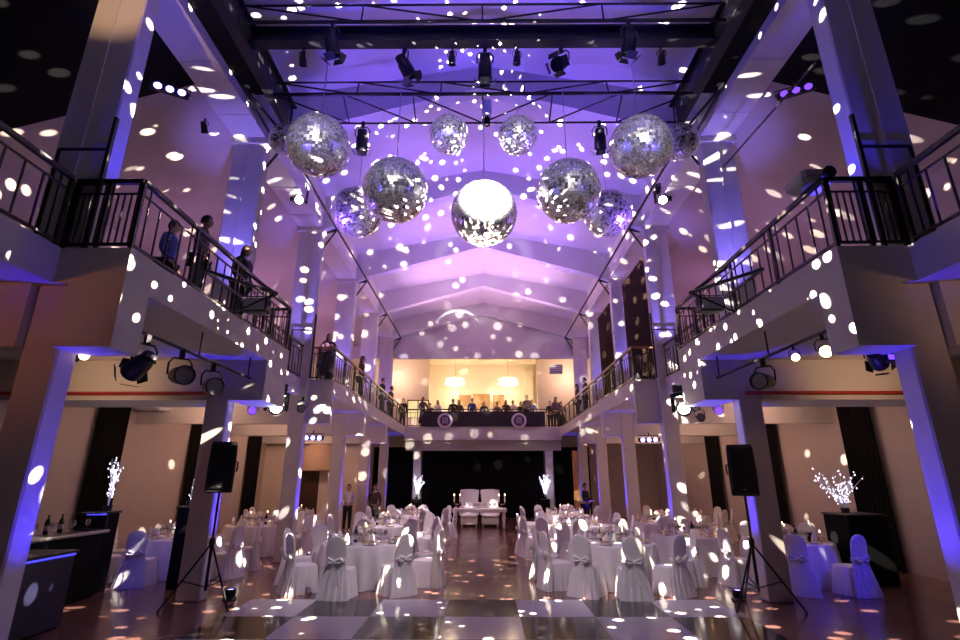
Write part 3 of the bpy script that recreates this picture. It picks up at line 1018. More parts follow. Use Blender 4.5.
# ventilation units and pipes
for s, y, z, lab in ((-1, 14.3, 3.72, 'white air conditioner under the left aisle ceiling, above the drapes'), (1, 16.2, 3.72, 'white air conditioner high on the right aisle wall')):
    t = thing('wall_mounted_air_conditioner', lab, 'air conditioner', (s * (XW - .5), y, z))
    x0, x1 = s * (XW - .9), s * (XW - .14)
    b = MB(); b.bbox((min(x0, x1), y - .9, z), (max(x0, x1), y + .7, z + .26), .04); b.build('casing', 'white_plastic', t)
    for k in range(3):
        b = MB(); b.span((min(x0, x1) + .1 + k * .2, y - .8, z - .01), (min(x0, x1) + .16 + k * .2, y + .6, z + .004)); b.build('louvre', 'grey_plastic', t)
for s in (-1, 1):
    b = MB(); b.bar((s * 4.9, 9.53, 3.52), (s * 9.3, 9.53, 3.52), .035, 8)
    tag(b.build('wall_mounted_pipe', 'red_paint', off=(s * 7, 9.53, 3.52)), 'red pipe along the second balcony beam over the %s aisle' % SIDE[s], 'pipe', 'red pipes')
# slanting upper pipe with lamps on the right aisle ceiling edge
p0, p1 = at(816, 62, 6.3), at(712, 180, 10.2)
b = MB(); b.bar(p0, p1, .02, 6)
tag(b.build('hanging_cable_pipe', 'rail_metal', off=(p0 + p1) / 2), 'thin pipe under the upper right balcony ceiling', 'pipe')
# lounge side speaker on the far right pillar
p = at(556, 369, 27.0)
t = thing('wall_mounted_heater', 'white louvred unit on the far right pillar above the cross balcony', 'heater', p)
b = MB(); b.bbox((p.x - .35, p.y - .1, p.z - .25), (p.x + .35, p.y + .15, p.z + .25), .03); b.build('casing', 'white_plastic', t)
for k in range(4):
    b = MB(); b.span((p.x - .3, p.y - .115, p.z - .19 + k * .11), (p.x + .3, p.y - .09, p.z - .14 + k * .11)); b.build('louvre', 'grey_plastic', t)
# ================================================================== TABLES AND CHAIRS
def rrect(cx, cy, hx, hy, n, e=3.0, pleat=0.0, waves=0, ph=0.0):
    out = []
    for i in range(n):
        a = 2 * PI * i / n
        ca, sa = math.cos(a), math.sin(a)
        k = (abs(ca) ** e + abs(sa) ** e) ** (-1 / e)
        k *= 1 + pleat * math.sin(waves * a + ph)
        out.append((cx + hx * k * ca, cy + hy * k * sa))
    return out


def chair_proto():
    """covered banquet chair: sitter faces +Y, back at -Y"""
    t = empty('banquet_chair')
    n = 56
    seat = MB()
    L = []
    for z, hx, hy, pl in ((0.004, .27, .25, .075), (.15, .255, .235, .055), (.32, .235, .22, .03), (.44, .222, .212, .006), (.465, .215, .205, 0), (.478, .19, .18, 0), (.482, .08, .08, 0)):
        L.append([(x, y, z) for x, y in rrect(0, .03, hx, hy, n, 4, pl, 15)])
    seat.loft(L)
    o = seat.build('seat_cover', 'satin', t, True)
    back = MB()
    L = []
    prof = [(0.004, .265, .085, -.285, .15), (.12, .25, .075, -.27, .13), (.30, .225, .06, -.245, .10), (.46, .20, .048, -.225, .06), (.56, .182, .04, -.225, .012),
            (.62, .178, .034, -.232, .004), (.70, .188, .032, -.245, 0), (.80, .192, .030, -.258, 0), (.88, .186, .029, -.268, 0), (.94, .165, .028, -.276, 0), (.985, .125, .026, -.281, 0), (1.012, .07, .022, -.284, 0), (1.02, .02, .012, -.285, 0)]
    for z, hx, hy, cy, pl in prof:
        L.append([(x, y, z) for x, y in rrect(0, cy, hx, hy, n, 2.6, pl, 13, .5)])
    back.loft(L)
    back.build('back_cover', 'satin', t, True)
    sash = MB()
    L = []
    for z, g in ((.565, .003), (.58, .010), (.63, .010), (.645, .003)):
        L.append([(x, y, z) for x, y in rrect(0, -.228, .182 + g, .042 + g, 40, 2.6)])
    sash.loft(L, cap=False)
    s_ = sash.build('sash', 'organza', t, True)
    bow = MB()
    for s in (-1, 1):
        pts = [(0, -.285, .605), (s * .05, -.305, .635), (s * .115, -.30, .66), (s * .135, -.295, .625), (s * .10, -.30, .585), (s * .04, -.30, .595), (0, -.285, .605)]
        bow.tube(pts, [.014, .024, .03, .03, .03, .022, .014], 8)
        tl = [(s * .01, -.285, .60), (s * .03, -.282, .50), (s * .045, -.300, .36), (s * .06, -.316, .24)]
        L = []
        for i, q in enumerate(tl):
            w = .016 + .017 * i
            L.append([(q[0] - w, q[1], q[2]), (q[0] - w * .3, q[1] - .012, q[2]), (q[0] + w * .4, q[1] - .004, q[2]), (q[0] + w, q[1] - .010, q[2]), (q[0] + w, q[1] - .002, q[2]), (q[0] - w, q[1] + .008, q[2])])
        bow.loft(L)
    bow.ball((0, -.292, .603), .026, 10)
    bow.build('bow', 'organza', s_, True)
    return t


CH = chair_proto()
first_chair = [True]


def lay(proto, used, loc, rz, label, cat, group=None):
    o = proto if not used[0] else copy_tree(proto)
    used[0] = True
    o.location = loc
    o.rotation_euler = (0, 0, rz)
    return tag(o, label, cat, group)


u_chair = [False]


def proto_lathe(name, prof, mat, n=18, smooth=True):
    b = MB(); b.lathe(prof, n)
    return b.build(name, mat, None, smooth)


# tableware prototypes
PLATE = empty('dinner_plate')
b = MB(); b.lathe([(.0, .002), (.07, .002), (.075, .006), (.135, .018), (.137, .022), (.075, .011), (.0, .009)], 24, cap=False); b.build('dish', 'porcelain', PLATE, True)
b = MB(); b.lathe([(.128, .0205), (.138, .0235), (.14, .021), (.13, .0185), (.128, .0205)], 24, cap=False); b.build('gold_rim', 'gold', PLATE, True)
NAP = empty('folded_napkin')
b = MB()
L = []
for z, r_, ps in ((0, .055, .0), (.05, .06, .12), (.12, .048, .22), (.17, .03, .3), (.205, .008, 0)):
    L.append([(r_ * (1 + ps * math.sin(4 * a)) * math.cos(a) * 1.1, r_ * (1 + ps * math.sin(4 * a)) * math.sin(a) * .7, z + (.02 * math.cos(a) if z > .1 else 0)) for a in [2 * PI * i / 24 for i in range(24)]])
b.loft(L); b.build('cloth', 'napkin_cloth', NAP, True)
b = MB(); b.lathe([(.062, .045), (.066, .05), (.066, .068), (.062, .072)], 16, cap=False); b.build('ring', 'gold', NAP, True)
GL = empty('wine_glass')
b = MB(); b.lathe([(.0, .098), (.025, .105), (.038, .13), (.040, .16), (.033, .205), (.032, .205), (.038, .16), (.036, .132), (.022, .108), (.0, .101)], 14, cap=False); b.build('bowl', 'glass', GL, True)
b = MB(); b.lathe([(.0, .0), (.034, .001), (.033, .004), (.006, .008), (.004, .05), (.006, .1), (.0, .1)], 12, cap=False); b.build('stem', 'glass', GL, True)
VASE = empty('flower_centrepiece')
b = MB(); b.lathe([(.0, .0), (.07, .003), (.10, .05), (.115, .10), (.105, .12), (.09, .10), (.0, .09)], 18, cap=False); b.build('bowl', 'porcelain', VASE, True)
rr = random.Random(3)
for i in range(15):
    a, el = rr.uniform(0, 2 * PI), rr.uniform(.15, 1.45)
    c = Vector((.15 * math.cos(a) * math.cos(el), .15 * math.sin(a) * math.cos(el), .12 + .12 * math.sin(el)))
    b = MB()
    for q in range(3):
        b.ball(c + Vector((rr.gauss(0, .012), rr.gauss(0, .012), rr.gauss(0, .008))), .042 - .007 * q, 8, (1, 1, .8))
    b.build('rose', rr.choice(['petal_cream', 'petal_pink', 'petal_cream']), VASE, True)
b = MB()
for i in range(16):
    a = 2 * PI * i / 16
    c = Vector((.15 * math.cos(a), .15 * math.sin(a), .13))
    b.add([c, c + Vector((.05 * math.cos(a + .4), .05 * math.sin(a + .4), .01)), c + Vector((.10 * math.cos(a), .10 * math.sin(a), -.02)), c + Vector((.05 * math.cos(a - .4), .05 * math.sin(a - .4), .01))], [(0, 1, 2, 3)])
b.build('leaves', 'leaf_green', VASE)
CAN = empty('candle_holder')
b = MB(); b.lathe([(.0, .0), (.045, .002), (.042, .01), (.010, .02), (.009, .16), (.032, .19), (.034, .20), (.0, .2)], 14, cap=False); b.build('stand', 'gold', CAN, True)
b = MB(); b.lathe([(.0, .2), (.026, .2), (.026, .30), (.0, .305)], 12, cap=False); b.build('candle', 'petal_cream', CAN, True)
b = MB(); b.ball((0, 0, .325), .010, 8, (1, 1, 2)); b.build('flame', 'candle_flame', CAN, True)
BTL = empty('wine_bottle')
b = MB(); b.lathe([(.0, .0), (.036, .002), (.038, .02), (.038, .19), (.030, .225), (.014, .25), (.014, .305), (.0, .305)], 16, cap=False); b.build('body', 'bottle_dark', BTL, True)
b = MB(); b.lathe([(.0388, .06), (.0392, .06), (.0392, .14), (.0388, .14)], 16, cap=False); b.build('paper_label', 'badge_white', BTL, True)
UP, UN, UG, UV, UC, UB = [False], [False], [False], [False], [False], [False]

ORD = ['', 'second', 'third', 'fourth', 'fifth', 'sixth', 'seventh', 'eighth', 'ninth', 'tenth']


def cloth_mesh(r, h, waves, ph, rough_):
    b = MB()
    n = waves * 8
    L = []
    zs = ((h + .006, .02, 0), (h + .006, .6, 0), (h + .006, .97, 0), (h - .002, 1.0, .0), (h - .03, 1.012, .006), (h - .18, 1.03, .03), (h - .42, 1.04, .045), (.02, 1.06, .06), (.006, 1.06, .06))
    for z, k, a_ in zs:
        L.append([(r * k * (1 + a_ * math.sin(waves * a + ph + .5 * math.sin(3 * a))) * math.cos(a), r * k * (1 + a_ * math.sin(waves * a + ph + .5 * math.sin(3 * a))) * math.sin(a), z) for a in [2 * PI * i / n for i in range(n)]])
    b.loft(L, cap=False)
    m = len(zs)
    b.f.append(tuple(range(n - 1, -1, -1))[::-1])
    return b.mesh('tablecloth', 'table_linen', True)


CLOTHS = [cloth_mesh(.85, .75, 17, .7 * i, 0) for i in range(2)]
TT = MB(); TT.lathe([(.0, .715), (.85, .715), (.85, .745), (.0, .745)], 40, cap=False); TT = TT.mesh('tabletop', 'wood_tan')
TP = MB(); TP.lathe([(.05, .05), (.05, .715)], 12)
for k in range(4):
    a = PI / 2 * k + .4
    TP.bar((0, 0, .1), (.45 * math.cos(a), .45 * math.sin(a), .025), .022, 6)
TP = TP.mesh('pedestal', 'black_metal')

TABS = [(-2.42, 11.3), (2.62, 11.3), (-2.75, 15.3), (2.55, 15.4), (-2.6, 19.4), (2.9, 19.4), (5.25, 16.2), (-6.75, 12.3), (-6.35, 15.4), (-6.6, 18.9), (6.3, 11.55), (4.75, 12.75), (6.9, 19.0)]
BLOCKS = [(at(107, 511, 10.35).x, 10.35, .55, .55), (at(853, 513, 11.3).x, 11.3, .7, .7), (at(190, 506, 10.7).x, 10.7, .62, .62), (at(768, 506, 13.5).x, 13.5, .6, .6), (-7.15, 9.2, .6, 1.2)] + [(s * 5.15, y + .14, .68, .45) for s in (-1, 1) for y in COLY]
OCC = []   # chairs already standing, to keep the seats apart


def table(where, cx, cy, angs, near, plates=8, front=None):
    """round table; angs = chair bearings in degrees (0 = toward the viewpoint, growing clockwise seen from above)"""
    t = thing('round_table', 'round banquet table hidden under the cloth at the %s' % where, 'table', (cx, cy, 0), 0, 'round banquet tables')
    put('tabletop', TT, t); put('pedestal', TP, t)
    c = put('tablecloth', CLOTHS[int(abs(cx * 10)) % 2], None, (cx, cy, 0), (0, 0, cx + cy))
    tag(c, 'floor length white tablecloth on the %s' % where, 'tablecloth', 'white tablecloths on round tables')
    q = 0
    for a in angs:
        ra = R(a)
        d = Vector((-math.sin(ra), -math.cos(ra), 0))
        p = Vector((cx, cy, 0)) + d * 1.33
        if any((p - o_).length < .62 for o_ in OCC) or any(math.hypot(p.x - x, p.y - y) < 1.28 for x, y in TABS if (x, y) != (cx, cy)):
            continue
        if any(abs(p.x - x) < hx and abs(p.y - y) < hy for x, y, hx, hy in BLOCKS):
            continue
        OCC.append(p)
        lab = 'covered chair nearest the viewpoint at the %s' % where if q == 0 else 'covered chair, %s clockwise from the nearest, at the %s' % (ORD[q], where)
        lay(CH, u_chair, (p.x, p.y, 0.0), math.atan2(-d.y, -d.x) - PI / 2 + random.uniform(-.12, .12), lab, 'chair', 'covered chairs at the ' + where)
        q += 1
    zt = .757
    for i in range(plates):
        a = 2 * PI * (i + .5) / plates
        d = Vector((math.cos(a), math.sin(a), 0))
        pl = Vector((cx, cy, zt)) + d * .64
        lay(PLATE, UP, pl, a, 'white plate with gold rim laid on the %s' % where, 'plate', 'plates on the ' + where)
        lay(NAP, UN, pl + Vector((0, 0, .0115)), a + PI / 2, 'standing folded napkin on a plate at the %s' % where, 'napkin', 'napkins on the ' + where)
        for j, (dr, da) in enumerate(((.43, .13), (.41, -.13))):
            gp = Vector((cx + dr * math.cos(a + da), cy + dr * math.sin(a + da), zt))
            lay(GL, UG, gp, a, 'empty wine glass set on the %s' % where, 'glass', 'glasses on the ' + where)
    lay(VASE, UV, (cx, cy, zt), random.uniform(0, 6), 'low bowl of cream and pink roses on the %s' % where, 'flowers', 'flower centrepieces').scale = (1.15, 1.15, 1.25)
    for j in range(2):
        a = 1.1 + PI * j + cx
        lay(CAN, UC, (cx + .27 * math.cos(a), cy + .27 * math.sin(a), zt), 0, 'lit candle on gold holder on the %s' % where, 'candle', 'candles on the ' + where)
    if near:
        lay(BTL, UB, (cx + .22 * math.cos(cx), cy + .22 * math.sin(cx), zt), 0, 'dark wine bottle on the %s' % where, 'bottle')


table('front left nave table', -2.42, 11.3, (5, 45, 88, 128, 165, 205, 245, 283, 322), True)
table('front right nave table', 2.62, 11.3, (0, 33, 65, 105, 150, 195, 240, 280, 325), True)
table('second left nave table', -2.75, 15.3, (10, 50, 95, 140, 180, 225, 262, 292, 325), True)
table('second right nave table', 2.55, 15.4, (5, 40, 70, 105, 150, 195, 240, 285, 325), True)
table('rear left nave table', -2.6, 19.4, (10, 55, 100, 145, 190, 235, 270, 305, 335), False)
table('rear right nave table', 2.9, 19.4, (0, 40, 75, 110, 150, 195, 240, 285, 325), False)
table('right table between the columns', 5.25, 16.2, (15, 60, 105, 240, 285, 330), False)
table('left aisle table beside the bar', -6.75, 12.3, (0, 45, 90, 150, 205, 250, 290, 325), True)
table('left aisle table behind the speaker', -6.35, 15.4, (0, 45, 90, 150, 205, 250, 285, 320), True)
table('rear left aisle table', -6.6, 18.9, (0, 50, 100, 150, 205, 250, 290, 325), False)
table('right aisle table beside the dark pedestal', 6.3, 11.55, (23, 343, 70, 180, 225, 300), True)
table('right aisle table behind the speaker', 4.75, 12.75, (20, 60, 95, 130, 245, 285), True)
table('rear right aisle table', 6.9, 19.0, (10, 55, 100, 150, 205, 250, 290, 325), False)
# ------------------------------------------------------------------ couple's table and thrones
X0 = at(479.5, 512, 22.5).x
t = thing('sweetheart_table', 'narrow white table before the two throne chairs', 'table', (X0, 22.5, 0))
b = MB(); b.bbox((X0 - 1.12, 22.2, .66), (X0 + 1.12, 22.85, .80), .02); b.build('top', 'white_lacquer', t)
for sx in (-1, 1):
    for yy_ in (22.28, 22.77):
        b = MB(); b.lathe([(.03, 0), (.045, .05), (.04, .12), (.075, .45), (.06, .62), (.09, .66)], 12, c=(X0 + sx * 1.0, yy_, 0)); b.build('leg', 'white_lacquer', t, True)
for sx in (-1, 1):
    cx = X0 + sx * .45
    t = thing('throne_chair', 'white high backed throne chair behind the couple table, %s of the two' % SIDE[sx], 'chair', (cx, 23.4, 0), 0, 'throne chairs')
    b = MB()
    L = []
    for z, hw, y in ((.45, .34, 23.75), (.9, .36, 23.78), (1.2, .39, 23.82), (1.42, .42, 23.85), (1.5, .40, 23.86)):
        top = z > 1.4
        L.append([(cx - hw, y, z), (cx - hw * .4, y - .06, z + (.03 if top else 0)), (cx + hw * .4, y - .06, z + (.03 if top else 0)), (cx + hw, y, z), (cx + hw, y + .09, z), (cx - hw, y + .09, z)])
    b.loft(L); b.build('backrest', 'satin', t)
    b = MB(); b.bbox((cx - .36, 23.1, .38), (cx + .36, 23.78, .52), .05); b.build('seat', 'satin', t)
    b = MB(); b.bbox((cx - .36, 23.12, .12), (cx + .36, 23.8, .385), .02); b.build('skirt', 'white_lacquer', t)
    for q in (-1, 1):
        b = MB(); b.tube([(cx + q * .38, 23.8, .78), (cx + q * .39, 23.4, .76), (cx + q * .39, 23.16, .72), (cx + q * .37, 23.12, .5)], .045, 8); b.build('armrest', 'white_lacquer', t, True)
        for yy_ in (23.18, 23.74):
            b = MB(); b.bar((cx + q * .31, yy_, 0), (cx + q * .31, yy_, .13), .025, 8, .04); b.build('leg', 'white_lacquer', t, True)
for sx in (-1, 1):
    x = X0 + sx * .93
    t = thing('candelabrum', 'gold two armed candelabrum on the %s end of the couple table' % SIDE[sx], 'candelabrum', (x, 22.45, .80), 0, 'candelabra on the couple table')
    b = MB(); b.lathe([(0, 0), (.07, .002), (.06, .02), (.014, .04), (.012, .2)], 12, c=(x, 22.45, .8)); b.build('stand', 'gold', t, True)
    for q in (-1, 1):
        b = MB(); b.tube([(x, 22.45, .97), (x + q * .07, 22.45, .95), (x + q * .115, 22.45, 1.0), (x + q * .12, 22.45, 1.06)], .014, 8); b.build('arm', 'gold', t, True)
        b = MB(); b.bar((x + q * .12, 22.45, 1.05), (x + q * .12, 22.45, 1.30), .026, 8); b.build('candle', 'petal_cream', t, True)
        b = MB(); b.ball((x + q * .12, 22.45, 1.33), .018, 8, (1, 1, 2)); b.build('flame', 'candle_flame', t, True)
for k, dx in enumerate((-.62, -.4, -.2, .22, .42, .64)):
    lay(GL, UG, (X0 + dx, 22.42 + .05 * (k % 2), .80), 0, 'wine glass on the couple table', 'glass', 'glasses on the couple table')
lay(VASE, UV, (X0, 22.5, .80), 0, 'small flower bowl at the middle of the couple table', 'flowers', 'flower centrepieces').scale = (.9, .9, .9)

# ------------------------------------------------------------------ pedestals with LED branches
def led_tree(label, base, h, spread, n, lean=0.0, seed=1, dense=2):
    rr = random.Random(seed)
    t = thing('led_branch_arrangement', label, 'led branches', base, 0, 'glowing led branches')
    br, leds = MB(), MB()
    b0 = Vector(base)
    pot = MB(); pot.lathe([(.0, 0), (.07, .0), (.085, .10), (.075, .10), (.06, .02)], 14, c=base, cap=False); pot.build('pot', 'black_plastic', t, True)
    for i in range(n):
        a = rr.uniform(0, 2 * PI)
        sp = spread * rr.uniform(.25, 1.0)
        tip = b0 + Vector((math.cos(a) * sp + lean, math.sin(a) * sp * .6, h * rr.uniform(.65, 1.0)))
        mid = b0 + (tip - b0) * .5 + Vector((math.cos(a) * sp * -.15, 0, h * .06))
        br.tube([b0 + Vector((0, 0, .06)), mid, tip], [.008, .006, .003], 5)
        for q in range(int(7 * dense)):
            f = rr.uniform(.25, 1)
            p = (b0 + (mid - b0) * f * 2) if f < .5 else mid + (tip - mid) * (f - .5) * 2
            p = p + Vector((rr.gauss(0, .02), rr.gauss(0, .02), rr.gauss(0, .02)))
            leds.ball(p, rr.uniform(.006, .012), 6, (1, 1, 1.8))
    br.build('branches', 'bark_white', t)
    o = leds.build('led_lights', 'led_white', t); o['kind'] = 'stuff'
    light('POINT', 'led_glow', b0 + Vector((0, -.35, h * .5)), 2.5, (.8, .78, 1), size=.15)


def pedestal(label, x, y, w, h):
    t = thing('black_pedestal', label, 'pedestal', (x, y, 0), 0, 'black pedestals for the led branches')
    b = MB(); b.bbox((x - w / 2, y - w / 2, .0), (x + w / 2, y + w / 2, h - .04), .015); b.build('body', 'black_paint', t)
    b = MB(); b.bbox((x - w / 2 - .02, y - w / 2 - .02, h - .04), (x + w / 2 + .02, y + w / 2 + .02, h), .008); b.build('top', 'black_plastic', t)


p = at(107, 511, 10.35); pedestal('narrow black pedestal at the end of the left bar', p.x, 10.35, .32, p.z)
led_tree('tall glowing led branches on the left bar pedestal', p, .98, .2, 10, seed=4, dense=1.7)
p = at(853, 513, 11.3); pedestal('wide black pedestal in the right aisle', p.x, 11.3, .78, p.z)
led_tree('spreading glowing led branches on the wide right pedestal', p + Vector((-.15, 0, 0)), .9, .62, 16, -.12, seed=15, dense=1.3)
for s, px, lab, seed in ((-1, 416.5, 'left', 11), (1, 545.5, 'right', 12)):
    p = at(px, 499, 27.5)
    pedestal('black pedestal before the %s white post at the back curtain' % lab, p.x, 27.5, .4, p.z)
    led_tree('white glowing led bunch before the %s post at the back curtain' % lab, p, 1.2, .38, 16, .0 if s > 0 else .08, seed, 5)
p = at(190, 506, 10.7)
pedestal('black pedestal behind the left speaker', p.x, 10.7, .3, p.z)
led_tree('sparse white branches on the pedestal behind the left speaker', p, .7, .2, 5, -.08, 21, .3)
p = at(768, 506, 13.5); pedestal('black pedestal behind the right speaker', p.x, 13.5, .35, p.z)
led_tree('sparse white branches on the pedestal behind the right speaker', p, .75, .12, 4, -.05, 22, .3)

# ------------------------------------------------------------------ bars at the left
t = thing('bar_counter', 'dark bar counter with glowing blue edge at the front left', 'bar', (-6.3, 6.0, 0))
b = MB(); b.span((-6.7, 4.2, .0), (-5.98, 8.06, .93)); b.build('body', 'black_paint', t)
b = MB(); b.bbox((-5.98, 4.2, .02), (-5.95, 8.07, .92), .006); b.build('front_panel', 'bar_panel', t)
b = MB(); b.span((-6.72, 8.06, .02), (-5.96, 8.09, .92)); b.build('front_panel', 'bar_panel', t)
b = MB(); b.bbox((-6.75, 4.2, .96), (-5.92, 8.12, 1.0), .01); b.build('worktop', 'black_plastic', t)
b = MB(); b.span((-6.7, 4.2, .93), (-5.955, 8.10, .96)); b.build('light_strip', 'strip_blue', t)
t = thing('bar_counter', 'darker second bar counter behind the glowing one', 'bar', (-7.2, 9.2, 0))
b = MB(); b.span((-7.4, 8.3, 0.0), (-6.9, 10.0, 1.05)); b.build('body', 'black_paint', t)
b = MB(); b.bbox((-7.45, 8.25, 1.05), (-6.85, 10.05, 1.1), .01); b.build('worktop', 'steel', t)
for k in range(7):
    y = 8.45 + .2 * k
    lay(GL, UG, (-7.0 - .1 * (k % 2), y, 1.1), 0, 'empty glass on the second bar counter', 'glass', 'glasses on the second bar counter')
for k in range(4):
    lay(BTL, UB, (-7.28, 8.5 + .3 * k, 1.1), 0, 'dark bottle along the back of the second bar counter', 'bottle', 'bottles on the second bar counter')
lay(CAN, UC, (-6.95, 8.36, 1.1), 0, 'lit candle at the near end of the second bar counter', 'candle')
t = thing('bar_rack', 'small rack glowing blue on the second bar counter', 'rack', (-7.1, 9.8, 1.1))
b = MB(); b.span((-7.3, 9.75, 1.1), (-6.9, 10.0, 1.12)); b.span((-7.3, 9.97, 1.1), (-6.9, 10.0, 1.4)); b.span((-7.3, 9.75, 1.38), (-6.9, 10.0, 1.4)); b.build('frame', 'black_plastic', t)
b = MB(); b.span((-7.28, 9.96, 1.35), (-6.92, 9.97, 1.375)); b.build('light_strip', 'strip_blue', t)

# lantern on the right aisle table
p = Vector((6.72, 11.35, .757))
t = thing('cone_lantern', 'cone topped white lantern on the right aisle table beside the dark pedestal', 'lantern', p)
b = MB(); b.lathe([(0, 0), (.07, 0), (.075, .02), (.075, .16), (.085, .18)], 14, c=p); b.build('body', 'bottle_dark', t, True)
b = MB(); b.lathe([(.10, .18), (.05, .28), (.012, .42)], 14, c=p); b.build('cone_top', 'porcelain', t, True)

# ------------------------------------------------------------------ loudspeakers on stands
def speaker(s, px, py, Y):
    p = at(px, py, Y)
    n = SIDE[s]
    zb = p.z - .42
    st = thing('speaker_stand', 'black tripod stand under the %s loudspeaker' % n, 'speaker stand', (p.x, Y, 0), 0, 'loudspeaker stands')
    b = MB(); b.bar((p.x, Y, .25), (p.x, Y, 1.0), .025, 10); b.bar((p.x, Y, 1.0), (p.x, Y, zb - .001), .018, 10); b.build('pole', 'black_metal', st)
    b = MB(); b.lathe([(.035, .92), (.045, .95), (.045, 1.02), (.03, 1.05)], 12, c=(p.x, Y, 0)); b.build('collar', 'black_plastic', st)
    for k in range(3):
        a = [-2.6, -.5, 1.5][k]
        d = Vector((math.cos(a), math.sin(a), 0))
        b = MB(); b.bar(Vector((p.x, Y, .92)) + d * .03, Vector((p.x, Y, .025)) + d * .62, .016, 8); lg = b.build('leg', 'black_metal', st)
        b = MB(); b.ball(Vector((p.x, Y, .022)) + d * .62, .026, 8); b.build('rubber_foot', 'black_plastic', lg, True)
        b = MB(); b.bar(Vector((p.x, Y, .3)), Vector((p.x, Y, .42)) + d * .36, .01, 6); b.build('brace', 'black_metal', st)
    t = thing('loudspeaker', 'black loudspeaker on a stand before the second %s column' % n, 'loudspeaker', (p.x, Y, zb), .35 * s * -1, 'loudspeakers on stands')
    b = MB()
    prof = [(-.21, -.19), (.21, -.19), (.20, .02), (.11, .20), (-.11, .20), (-.20, .02)]
    b.loft([[(x * k, y * k, z) for x, y in prof] for z, k in ((.0, .93), (.02, 1), (.40, 1.02), (.78, .97), (.84, .88))])
    o = b.build('cabinet', 'black_plastic', None); o.parent = t
    b = MB(); b.bbox((-.185, -.205, .06), (.185, -.186, .78), .008); o = b.build('grille', 'black_metal', None); o.parent = t
    for q in (-1, 1):
        b = MB(); b.tube([(q * .19, .04, .52), (q * .225, .06, .50), (q * .225, .06, .36), (q * .19, .04, .34)], .014, 6)
        o = b.build('handle', 'black_metal', None); o.parent = t
    b = MB(); b.span((-.03, -.208, .09), (.03, -.204, .11)); o = b.build('badge', 'steel', None); o.parent = t


speaker(-1, 223, 467, 9.2)
speaker(1, 741, 470, 9.2)

# cream half-round awning over the dark doorway in the left aisle
p = at(318, 463, 22.5)
t = thing('round_awning', 'tan half round awning over the dark doorway in the left aisle', 'awning', p)
b = MB()
b.loft([[(p.x + .85 * k * math.cos(a), 22.5 - .5 * k * math.sin(a) if False else 22.6 - .55 * k * abs(math.sin(a)), z) for a in [PI * i / 16 for i in range(17)]] for z, k in ((p.z + .85, .55), (p.z + .5, .9), (p.z, 1.0), (p.z - .3, .96), (p.z - .33, .9))])
b.build('fabric', 'tan_cloth', t, True)
b = MB(); b.bar((p.x - .8, 22.62, p.z - .3), (p.x + .8, 22.62, p.z - .3), .03, 8); b.build('wall_mount_bar', 'gold', t)
b = MB()
x0, x1 = p.x - 1.6, p.x + 1.7
b.span((x0 - 1.2, 22.7, 0), (p.x - .85, 22.9, ZS)); b.span((p.x + .05, 22.7, 0), (x1, 22.9, ZS)); b.span((p.x - .85, 22.7, 2.35), (p.x + .05, 22.9, ZS))
struct(b.build('wall_aisle_end', 'warm_plaster'), 'warm lit wall with a doorway at the end of the left aisle', 'wall')
b = MB(); b.span((p.x - .85, 22.74, 0.0), (p.x + .05, 22.8, 2.35))
struct(b.build('door_1', 'wood_dark'), 'dark door under the tan awning at the end of the left aisle', 'door')
# ================================================================== PEOPLE
def skin_mesh(name, verts, edges, radii, mat, root=0, sub=1, extra=None):
    me = bpy.data.meshes.new(name + '_raw')
    me.from_pydata(verts, edges, [])
    ob = bpy.data.objects.new(name + '_raw', me)
    COL.objects.link(ob)
    m = ob.modifiers.new('skin', 'SKIN')
    m.use_smooth_shade = True
    sv = me.skin_vertices[0].data
    for i, r in enumerate(radii):
        sv[i].radius = r if isinstance(r, tuple) else (r, r)
        sv[i].use_root = (i == root)
    if sub:
        s = ob.modifiers.new('sub', 'SUBSURF'); s.levels = sub; s.render_levels = sub
    dg = bpy.context.evaluated_depsgraph_get()
    dg.update()
    out = bpy.data.meshes.new_from_object(ob.evaluated_get(dg))
    bpy.data.objects.remove(ob)
    if extra is not None:
        vs = [tuple(v.co) for v in out.vertices] + [tuple(p) for p in extra.v]
        n = len(out.vertices)
        fs = [tuple(p.vertices) for p in out.polygons] + [tuple(n + i for i in f) for f in extra.f]
        out = bpy.data.meshes.new(name)
        out.from_pydata(vs, [], fs)
    out.name = name
    out.materials.clear()
    out.materials.append(M[mat])
    out.shade_smooth()
    return out


